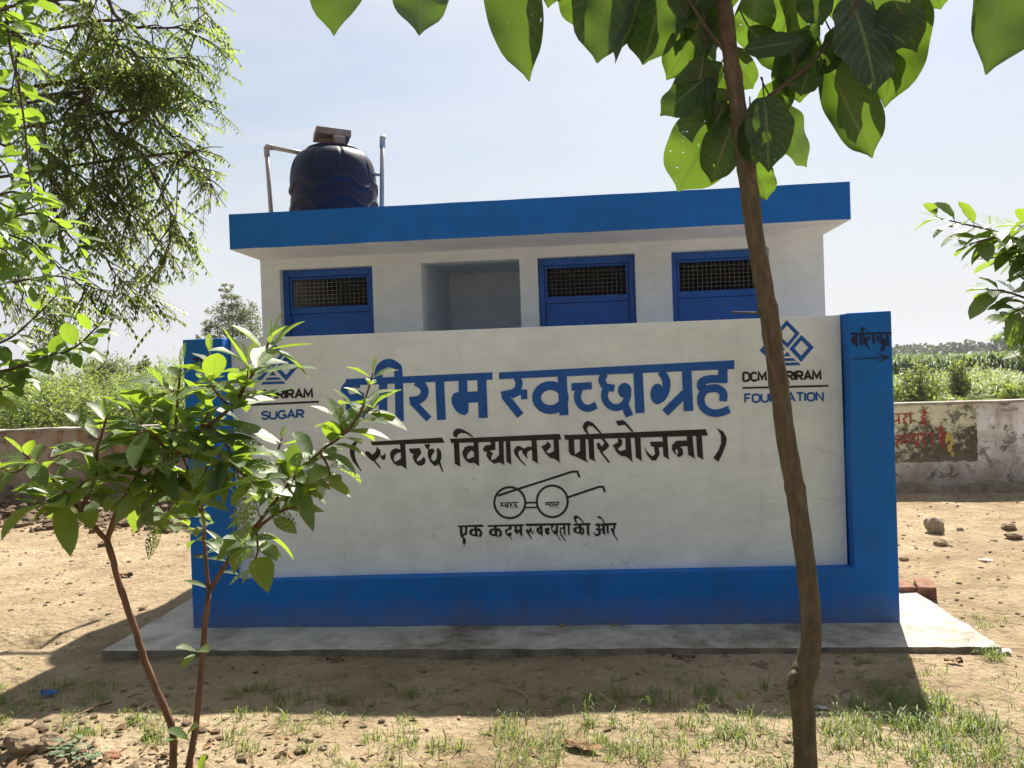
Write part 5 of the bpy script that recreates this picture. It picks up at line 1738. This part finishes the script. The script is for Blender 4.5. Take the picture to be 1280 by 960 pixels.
def scrub(name, label, px0, px1, d0, d1, n, hmax, mat, seed, kind='bush'):
    """tall feathery weeds: upright stems each dressed with narrow leaves"""
    rng = random.Random(seed)
    g = Geo()
    for k in range(n):
        px = rng.uniform(px0, px1)
        dist = rng.uniform(d0, d1)
        b = np.array(spot(px, dist))
        hv = .85 + .65 * mnoise.noise(Vector((px * .012, dist * .15, seed)))
        h = max(.35, hmax * hv * rng.uniform(.55, 1.0) * (.72 + .38 * (dist - d0) / (d1 - d0)))
        lean = np.array([rng.gauss(0, .14), rng.gauss(0, .14), 1])
        tone = rng.random()
        for j in range(26):
            f = rng.uniform(.08, 1.0)
            c = b + lean * h * f
            a = rng.uniform(0, 6.28)
            d = np.array([math.cos(a), math.sin(a), rng.uniform(.0, .9)])
            l_ = rng.uniform(.20, .42) * (1.15 - .5 * f)
            s = unit(np.cross(d, ZV)) * l_ * .13
            e = c + unit(d) * l_
            m_ = (c + e) / 2 + ZV * l_ * .12
            g.add([c, m_ + s, e - ZV * .02, m_ - s], [(0, 1, 2, 3)], [(.5, 0), (1, .5), (.5, 1), (0, .5)], min(1, max(0, tone + rng.gauss(0, .18))))
    o = g.build(name, mat)
    o['label'] = label
    o['category'] = kind
    return stuff(o)
scrub('undergrowth', 'thick bright green scrub growing beyond the wall left of the building', -260, 440, 26, 50, 5000, 3.3, M['bush_leaf'], 9)
scrub('weeds', 'low green weeds beyond the wall in front of the cane field', 1040, 1420, 31, 60, 2100, 1.35, M['bush_leaf'], 15)

def weed_bush(label, px, dist, h, w, seed, n=60, tall=False):
    rng = random.Random(seed)
    b = np.array(spot(px, dist))
    t = thing('bush', label, 'bush', b, 'bushes before the cane field')
    g, gs = Geo(), Geo()
    for k in range(n):
        a = rng.uniform(0, 6.28)
        rr = w * math.sqrt(rng.random()) * .5
        hh = h * rng.uniform(.5, 1.0) * (1 - .5 * (rr / (w * .5)) ** 2)
        top = b + np.array([math.cos(a) * rr, math.sin(a) * rr, hh])
        root = b + np.array([math.cos(a) * rr * .3, math.sin(a) * rr * .3, -.05])
        gs.tube([root, (root + top) / 2, top], [.012, .009, .004], 4)
        for j in range(26):
            f = rng.uniform(.12, 1)
            c = root + (top - root) * f
            quad_leaf(g, c + np.array([rng.gauss(0, .09), rng.gauss(0, .09), rng.gauss(0, .06)]), rng.uniform(.10, .22), rng, rng.random(), .45)
    gs.build('stem', M['bark_twig'], t)
    g.build('foliage', M['bush_leaf'], t)
weed_bush('tall narrow leafy bush rising before the cane field', 1198, 30, 2.0, .9, 3, 46)
weed_bush('broad pale bush hugging the right edge of the blue pilaster', 1142, 27, 1.8, 2.2, 4, 84)
weed_bush('low round bush on the bare patch beyond the wall', 1188, 24, .65, 1.0, 5, 34)
weed_bush('small bush under the eaten guava leaves', 1272, 25, 1.1, 1.1, 6, 40)

def cane():
    """tall cane crop: every plant a sheaf of arching blades"""
    rng = random.Random(19)
    g = Geo()
    for k in range(2300):
        px = rng.uniform(1010, 1480)
        dist = 52 + 75 * rng.random() ** 1.7
        b = np.array(spot(px, dist))
        h = rng.uniform(2.0, 2.6)
        tone0 = rng.random()
        for j in range(8):
            a = rng.uniform(0, 6.28)
            d = np.array([math.cos(a), math.sin(a), 0])
            l_ = rng.uniform(.8, 1.4)
            z0 = h * rng.uniform(.15, .62)
            s = np.cross(d, ZV) * .035 * (1 + dist * .012)
            p0 = b + ZV * z0
            p1 = p0 + ZV * l_ * .55 + d * l_ * .25
            p2 = p0 + ZV * l_ * .55 + d * l_ * .75
            p3 = p0 + ZV * l_ * .25 + d * l_ * 1.0
            g.add([p0 - s * .5, p0 + s * .5, p1 - s, p1 + s, p2 - s * .8, p2 + s * .8, p3], [(0, 1, 3, 2), (2, 3, 5, 4), (4, 5, 6)],
                  [(0, 0), (1, 0), (0, .4), (1, .4), (0, .8), (1, .8), (.5, 1)], min(1, max(0, tone0 + rng.gauss(0, .2))))
    o = g.build('cane_field', M['crop_leaf'])
    o['label'] = 'field of tall green cane beyond the boundary wall on the right'
    o['category'] = 'crop'
    stuff(o)
cane()

def treeline():
    rng = random.Random(29)
    g = Geo()
    for px0, px1, dist, n in ((900, 1500, 260, 46), (-300, 460, 300, 40)):
        for k in range(n):
            px = px0 + (px1 - px0) * (k + rng.uniform(-.4, .4)) / n
            b = np.array(spot(px, dist * rng.uniform(.92, 1.12)))
            hh = rng.uniform(6.0, 9.6)
            w = rng.uniform(3.0, 6.5)
            for j in range(230):
                d = unit(np.array([rng.gauss(0, 1), rng.gauss(0, 1), rng.gauss(0, 1)])) * rng.uniform(.5, 1)
                c = b + np.array([d[0] * w, d[1] * w, hh * .5 + d[2] * hh * .52])
                quad_leaf(g, c, rng.uniform(1.0, 2.1), rng, rng.random(), .7)
            if rng.random() < .16:
                for j in range(60):
                    c = b + np.array([rng.gauss(0, 1.0), 0, hh + rng.gauss(1.0, .8)])
                    quad_leaf(g, c, rng.uniform(.4, .9), rng, rng.random(), .6)
    o = g.build('treeline', M['treeline_leaf'])
    o['label'] = 'dark band of far-off trees closing the horizon'
    o['category'] = 'woods'
    stuff(o)
treeline()

# ------------------------------------------------------------------ grass in the yard
def gxy(px, py):
    p = on_z(px, py, GZ)
    return float(p[0]), float(p[1])
def grass():
    rng = random.Random(41)
    g = Geo()
    def blade(x, y, h, tone, lean=.5):
        z = ground_h(x, y) - .004
        a = rng.uniform(0, 6.28)
        d = np.array([math.cos(a), math.sin(a), 0])
        w = rng.uniform(.0010, .0024)
        s = np.array([-d[1], d[0], 0]) * w
        p0 = np.array([x, y, z])
        k = rng.uniform(.15, 1.5) * lean
        p1 = p0 + ZV * h * .5 + d * h * k * .25
        p2 = p0 + ZV * h * (.92 - .25 * k) + d * h * k * .7
        p3 = p0 + ZV * h * (.98 - .5 * k) + d * h * k * 1.15
        g.add([p0 - s, p0 + s, p1 - s, p1 + s, p2 - s * .7, p2 + s * .7, p3], [(0, 1, 3, 2), (2, 3, 5, 4), (4, 5, 6)],
              [(.2, 0), (.8, 0), (.2, .4), (.8, .4), (.2, .8), (.8, .8), (.5, 1)], tone)
    def tuft(x, y, n, rad, h):
        t0 = rng.random()
        for k in range(n):
            a, r = rng.uniform(0, 6.28), rad * math.sqrt(rng.random())
            blade(x + math.cos(a) * r, y + math.sin(a) * r, h * rng.uniform(.4, 1.15), min(1, max(0, t0 * .7 + rng.uniform(0, .4))), .9)
    # sward along the lower edge of the picture, thickest to the right
    for k in range(9500):
        x = rng.uniform(-.8, 5.6)
        y = rng.uniform(-3.4, -.80)
        nz_ = mnoise.noise(Vector((x * 1.5, y * 2.2, 0))) + .5 * mnoise.noise(Vector((x * 5, y * 5, 2)))
        dens = .08 + .42 * min(1, max(0, (x - .9) / 2.0)) * min(1, max(0, (-y - .90) / .45)) + nz_ * .62
        if rng.random() < dens:
            tuft(x, y, rng.randint(6, 16), rng.uniform(.02, .07), .022 + .060 * rng.random() ** 2)
    # named tufts of the photograph (pixel on the ground, blades, radius, height)
    for px, py, n, rad, h in ((770, 885, 60, .12, .10), (700, 882, 40, .12, .08), (850, 880, 50, .12, .09), (960, 905, 50, .12, .09), (1150, 895, 170, .17, .10), (1130, 870, 80, .14, .07), (1170, 910, 90, .14, .10), (1090, 905, 80, .14, .10),
                              (1050, 925, 70, .12, .11), (1240, 822, 44, .06, .09), (1222, 815, 30, .06, .08), (1226, 905, 40, .05, .12), (1232, 770, 30, .08, .05), (1215, 780, 36, .10, .05), (600, 880, 30, .10, .06),
                              (475, 925, 26, .05, .09), (560, 930, 26, .06, .09), (350, 905, 24, .06, .08), (395, 900, 18, .05, .08), (320, 945, 30, .05, .11), (108, 920, 26, .05, .10), (172, 905, 18, .04, .09), (200, 925, 22, .06, .08),
                              (285, 900, 22, .06, .07), (355, 875, 22, .06, .05), (640, 915, 40, .10, .08), (520, 895, 22, .08, .05), (1010, 880, 24, .10, .05), (1268, 940, 90, .14, .10), (1200, 945, 90, .14, .09), (700, 940, 60, .12, .09),
                              (820, 940, 60, .12, .09), (900, 930, 50, .12, .09), (1115, 830, 22, .10, .04), (1072, 824, 18, .08, .035), (940, 828, 20, .12, .035), (860, 836, 18, .12, .035), (1170, 848, 20, .08, .05), (1262, 860, 24, .08, .05)):
        x, y = gxy(px, py)
        for q in range(max(1, n // 5)):
            a, r = rng.uniform(0, 6.28), rad * math.sqrt(rng.random())
            tuft(x + math.cos(a) * r * 1.3, y + math.sin(a) * r, rng.randint(7, 13), .035, h * rng.uniform(.5, 1.1))
    for k in range(300):
        x, y = rng.uniform(-1.0, 6.5), rng.uniform(-1.3, -.45)
        if mnoise.noise(Vector((x * 2, y * 2, 5))) > .12:
            tuft(x, y, rng.randint(2, 5), .03, rng.uniform(.02, .05))
    for k in range(160):
        x, y = rng.uniform(4.75, 8), rng.uniform(-.5, 3.5)
        if mnoise.noise(Vector((x * 1.5, y * 1.5, 9))) > .22:
            tuft(x, y, rng.randint(2, 4), .03, rng.uniform(.02, .045))
    o = g.build('grass', M['grass'])
    o['label'] = 'sparse green grass along the near edge of the yard'
    o['category'] = 'grass'
    stuff(o)
grass()

# ------------------------------------------------------------------ crumbs of earth, clods, litter
def lump(bm, c, r, rng, flat=.6):
    q = bmesh.ops.create_icosphere(bm, subdivisions=1, radius=r)
    off = Vector((rng.uniform(0, 50), rng.uniform(0, 50), 0))
    rz = Matrix.Rotation(rng.uniform(0, 6.28), 3, 'Z')
    sx, sy = rng.uniform(.75, 1.35), rng.uniform(.7, 1.1)
    for v in q['verts']:
        k = 1 + .45 * mnoise.noise(v.co / r * 1.3 + off)
        p = Vector((v.co.x * sx * k, v.co.y * sy * k, v.co.z * flat * k))
        v.co = rz @ p + Vector(c)

def crumbs():
    rng = random.Random(53)
    bm = bmesh.new()
    for k in range(7500):
        x, y = rng.uniform(-4.5, 8), rng.uniform(-2.3, 4.9)
        if -.36 < x < 4.62 and -.43 < y < 3.4:
            continue
        if mnoise.noise(Vector((x * 1.1, y * 1.1, 3))) < rng.uniform(-.5, .5):
            continue
        r = .004 + .017 * rng.random() ** 3.2
        lump(bm, (x, y, ground_h(x, y) + r * .2), r, rng)
    o = bm_done(bm, 'gravel', M['clod'])
    o['label'] = 'loose crumbs of dry earth strewn over the yard'
    o['category'] = 'earth crumbs'
    stuff(o)
    bm = bmesh.new()
    for k in range(1500):
        x, y = rng.gauss(-3.2, 1.4), rng.gauss(4.25, .42)
        if y > 4.8:
            continue
        r = .015 + .06 * rng.random() ** 2.2
        lump(bm, (x, y, ground_h(x, y) + r * .25), r, rng, .75)
    for k in range(620):
        x, y = rng.gauss(-.1, .65), rng.gauss(-1.66, .26)
        r = .006 + .022 * rng.random() ** 2.5
        lump(bm, (x, y, ground_h(x, y) + r * .2), r, rng, .7)
    o = bm_done(bm, 'rubble', simple('dug_earth', (0.075, 0.050, 0.030), (0.20, 0.14, 0.085), 7, 0.95, 0.8, 0.012))
    o['label'] = 'heaped dark clods of dug earth below the boundary wall on the left'
    o['category'] = 'earth clods'
    stuff(o)
crumbs()

def leaf_litter():
    rng = random.Random(61)
    g = Geo()
    for k in range(620):
        x, y = rng.uniform(-3.5, 7.5), rng.uniform(-2.3, 4.7)
        if -.36 < x < 4.62 and -.43 < y < 3.4:
            continue
        if y > -.4 and rng.random() < .55:
            continue
        a = rng.uniform(0, 6.28)
        d = np.array([math.cos(a), math.sin(a), rng.uniform(-.1, .3)])
        l_ = rng.uniform(.018, .055)
        leaf(g, (x, y, ground_h(x, y) + .004), d, ZV + np.array([rng.uniform(-.5, .5), rng.uniform(-.5, .5), 0]), l_, l_ * rng.uniform(.12, .5), rng.uniform(-.3, .1), rng.uniform(-.6, .8), rng.random(), 4, (1, .8), .1, rng)
    for k in range(520):                     # drift of dead leaves round the sapling's foot
        x, y = rng.gauss(.3, .9), rng.gauss(-1.7, .28)
        a = rng.uniform(0, 6.28)
        l_ = rng.uniform(.015, .06)
        leaf(g, (x, y, ground_h(x, y) + .004), np.array([math.cos(a), math.sin(a), rng.uniform(-.1, .4)]), ZV + np.array([rng.uniform(-.6, .6), rng.uniform(-.6, .6), 0]), l_, l_ * rng.uniform(.15, .55), rng.uniform(-.3, .1), rng.uniform(-.6, .8), rng.random(), 4, (1, .8), .1, rng)
    for k in range(300):
        x, y = rng.uniform(-3.5, 7.5), rng.uniform(-2.3, 4.7)
        if -.36 < x < 4.62 and -.43 < y < 3.4:
            continue
        a = rng.uniform(0, 6.28)
        l_ = rng.uniform(.02, .09)
        z = ground_h(x, y) + .004
        g.tube([(x, y, z), (x + math.cos(a) * l_ * .5, y + math.sin(a) * l_ * .5, z + rng.uniform(.0, .008)), (x + math.cos(a + .2) * l_, y + math.sin(a + .2) * l_, z)], [.0016, .0014, .0009], 4)
    o = g.build('fallen_leaves', M['dry_leaf'])
    o['label'] = 'small dead leaves and twig ends scattered over the bare yard'
    o['category'] = 'leaf litter'
    stuff(o)
leaf_litter()

def clod(px, py, r, label, mat='clod', name='earth_clod', cat='clod', group=None, flat=.7, lift=.35, sub=2, z=None):
    x, y = gxy(px, py)
    rng = random.Random(int(px * 7 + py))
    bm = bmesh.new()
    q = bmesh.ops.create_icosphere(bm, subdivisions=3, radius=r)
    off = Vector((px * .37, py * .21, 0))
    for v in q['verts']:
        n1 = v.co / r
        k = 1 + .35 * mnoise.noise(n1 * 1.1 + off) + .16 * mnoise.noise(n1 * 3.2 + off) + .07 * mnoise.noise(n1 * 8 + off)
        v.co = Vector((v.co.x * k * 1.1, v.co.y * k * .9, v.co.z * k * flat))
    o = bm_done(bm, name, M[mat], loc=Vector((x, y, (ground_h(x, y) if z is None else z) + r * lift)))
    return tag(o, label, cat, group)
clod(1168, 667, .075, 'upright tan stone standing alone on the sunlit yard right of the sign', 'stone', 'stone', 'stone', None, 1.15, .75)
clod(1176, 681, .05, 'flat brown clod just in front of the upright tan stone', 'clod')
clod(1262, 661, .055, 'dark broken clod in the shade strip near the boundary wall', 'clod')
clod(1268, 672, .065, 'low wide clod beside the darker clod near the boundary wall', 'clod', flat=.45)
clod(1200, 663, .03, 'pale small stone in the wall shadow right of the sign', 'stone', 'stone', 'stone')
clod(1130, 700, .03, 'small clod tucked beside the blue pilaster', 'clod')
clod(178, 762, .022, 'dark clod lying on the shadow edge left of the apron', 'clod')
clod(73, 798, .016, 'tiny dark clod alone on bare sunlit ground left of the thin stem', 'clod')
clod(140, 948, .032, 'broken orange-red brick piece lying in the near left grass', 'brick', 'brick_piece', 'brick piece', None, .6)
clod(30, 945, .065, 'brown earth clod at the near left corner, half buried', 'clod')
clod(62, 940, .05, 'rounded clod next to the half buried one at the near left corner', 'clod')
clod(386, 930, .018, 'little white stone among grass tufts below the apron', 'stone', 'stone', 'stone')
clod(404, 940, .018, 'pinkish pebble below the little white stone in the grass', 'stone', 'stone', 'stone')
clod(703, 789, .016, 'small dark lump lying on the apron below the slogan', 'clod', z=PZ)
clod(768, 788, .014, 'dark crumb on the apron, right of the other lump', 'clod', z=PZ)
clod(845, 803, .014, 'pale fleck of mortar on the apron by the trunk', 'stone', 'mortar_crumb', 'mortar crumb', z=PZ, flat=.3)
clod(878, 877, .02, 'white pebble in the shade below the apron', 'stone', 'stone', 'stone', flat=.6)

def yard_brick(px, py, size, rz, label, seed, tilt):
    x, y = gxy(px, py)
    brick('brick', (x, y, ground_h(x, y) + .0), size, rz, M['brick'], label, seed, tilt)
yard_brick(1157, 743, (.105, .20, .085), R(-14), 'orange-red brick lying just off the apron edge', 11, (R(3), R(-4)))
yard_brick(1124, 741, (.115, .20, .08), R(10), 'brown brick half hidden by the blue pilaster', 12, (R(2), R(2)))

def litter(name, label, cat, px, py, w, h, rz, mat, seed, crumple=.25, pinch=0.0):
    x, y = gxy(px, py)
    rng = random.Random(seed)
    bm = bmesh.new()
    n = 8
    vs = []
    for j in range(n + 1):
        for i in range(n + 1):
            u, v = i / n - .5, j / n - .5
            ww = w * (1 - pinch * (2 * v) ** 2)
            p = Vector((u * ww, v * h, 0))
            p.x += w * .12 * mnoise.noise(Vector((v * 5, seed, 0)))
            p.z = (mnoise.noise(Vector((u * 4 + seed, v * 4, 1))) + .5) * min(w, h) * crumple
            vs.append(bm.verts.new(p))
    for j in range(n):
        for i in range(n):
            a = j * (n + 1) + i
            bm.faces.new((vs[a], vs[a + 1], vs[a + n + 2], vs[a + n + 1]))
    bmesh.ops.solidify(bm, geom=list(bm.faces), thickness=.0012)
    bmesh.ops.rotate(bm, verts=bm.verts, cent=(0, 0, 0), matrix=Matrix.Rotation(rz, 3, 'Z'))
    o = bm_done(bm, name, M[mat], smooth=True, loc=Vector((x, y, ground_h(x, y) + .006)))
    return tag(o, label, cat)
litter('plastic_wrapper', 'crumpled bright blue plastic wrapper lying in the shade', 'wrapper', 62, 871, .075, .05, R(25), 'plastic_blue', 3, .5)
litter('paper_scrap', 'white paper scrap lying past the apron corner', 'paper scrap', 1248, 815, .11, .05, R(-12), 'paper', 5, .35)
litter('paper_scrap', 'white flake of paper on the open sunlit yard', 'paper scrap', 1232, 699, .08, .06, R(20), 'paper', 8, .3)
litter('paper_scrap', 'torn pale paper flat in the grass shade beside the trunk', 'paper scrap', 1026, 886, .05, .03, R(-10), 'paper', 9, .3)
litter('dry_leaf', 'curled brown dry leaf on the ground below the apron corner', 'dry leaf', 1192, 832, .035, .085, R(70), 'dry_leaf', 6, .7, .9)
litter('dry_leaf', 'dark fallen leaf lying in the sun behind the sapling stem', 'dry leaf', 158, 719, .06, .12, R(85), 'dry_leaf', 7, .5, .9)
litter('dry_leaf', 'long pale dead leaf in the grass below the slogan', 'dry leaf', 728, 936, .06, .17, R(65), 'dry_leaf', 10, .5, .9)
litter('dry_leaf', 'dark brown leaf in the shade under the apron edge', 'dry leaf', 855, 826, .04, .12, R(80), 'dry_leaf', 13, .5, .9)
litter('dry_leaf', 'thin dark leaf in the apron shade below the left emblem', 'dry leaf', 420, 827, .03, .11, R(84), 'dry_leaf', 14, .5, .9)

def stick(label, pxs, r, seed):
    rng = random.Random(seed)
    pts = []
    for px, py, up in pxs:
        x, y = gxy(px, py)
        pts.append(np.array([x, y, ground_h(x, y) + r + up]))
    p = smooth_line(pts, 14)
    g = Geo()
    g.tube(p, [r * (1 - .5 * i / 13) for i in range(14)], 6)
    o = g.build('stick', M['stick'])
    tag(o, label, 'stick')
stick('long dry stick lying across the shadow edge left of the sapling', [(140, 880, .006), (118, 890, .012), (95, 903, .012), (66, 922, .004)], .0055, 2)
stick('short dark twig in the apron shade left of the sapling stems', [(160, 874, .004), (170, 872, .008), (178, 871, .004)], .004, 3)
stick('bent grey twig in the shade near the trunk', [(1062, 865, .004), (1050, 872, .01), (1066, 884, .004)], .004, 4)
stick('thin dry twig standing in the grass below the slogan', [(658, 905, .0), (656, 900, .06), (660, 896, .10)], .003, 5)

def weed(label, px, py, n, L, seed):
    rng = random.Random(seed)
    x, y = gxy(px, py)
    b = np.array([x, y, ground_h(x, y)])
    t = thing('weed', label, 'weed', b)
    g, gs = Geo(), Geo()
    for k in range(n):
        a = k * 2.4 + rng.uniform(-.3, .3)
        d = np.array([math.cos(a), math.sin(a), rng.uniform(.5, 1.3)])
        top = b + unit(d) * L * rng.uniform(.5, 1)
        gs.tube([b, (b + top) / 2 + ZV * .01, top], [.002, .0016, .001], 4)
        for j in range(4):
            aa = rng.uniform(0, 6.28)
            leaf(g, b + (top - b) * (.5 + .5 * j / 3), np.array([math.cos(aa), math.sin(aa), .2]), ZV, L * .38, L * .26, .2, .2, rng.random(), 5, (1, .7), .08, rng)
    gs.build('stem', M['bark_twig'], t)
    g.build('foliage', M['weed'], t)
weed('pale grey-green lobed weed at the near left edge', 84, 950, 8, .10, 2)
weed('second pale weed nearer the brick piece', 112, 956, 7, .08, 3)

# ------------------------------------------------------------------ hazy summer air
def haze():
    bm = bmesh.new()
    bm_box(bm, -1600, 1600, -1600, 1600, -1.2, 14.0)
    m = bpy.data.materials.new('hazy_air')
    m.use_nodes = True
    n, l = m.node_tree.nodes, m.node_tree.links
    n.remove(n['Principled BSDF'])
    v = n.new('ShaderNodeVolumePrincipled')
    v.inputs['Color'].default_value = (0.90, 0.93, 1.0, 1)
    v.inputs['Density'].default_value = 0.00035
    v.inputs['Anisotropy'].default_value = 0.3
    l.new(v.outputs[0], n['Material Output'].inputs['Volume'])
    o = bm_done(bm, 'haze', m)
    o['label'] = 'pale summer haze softening the far fields and trees'
    o['category'] = 'haze'
    stuff(o)
haze()
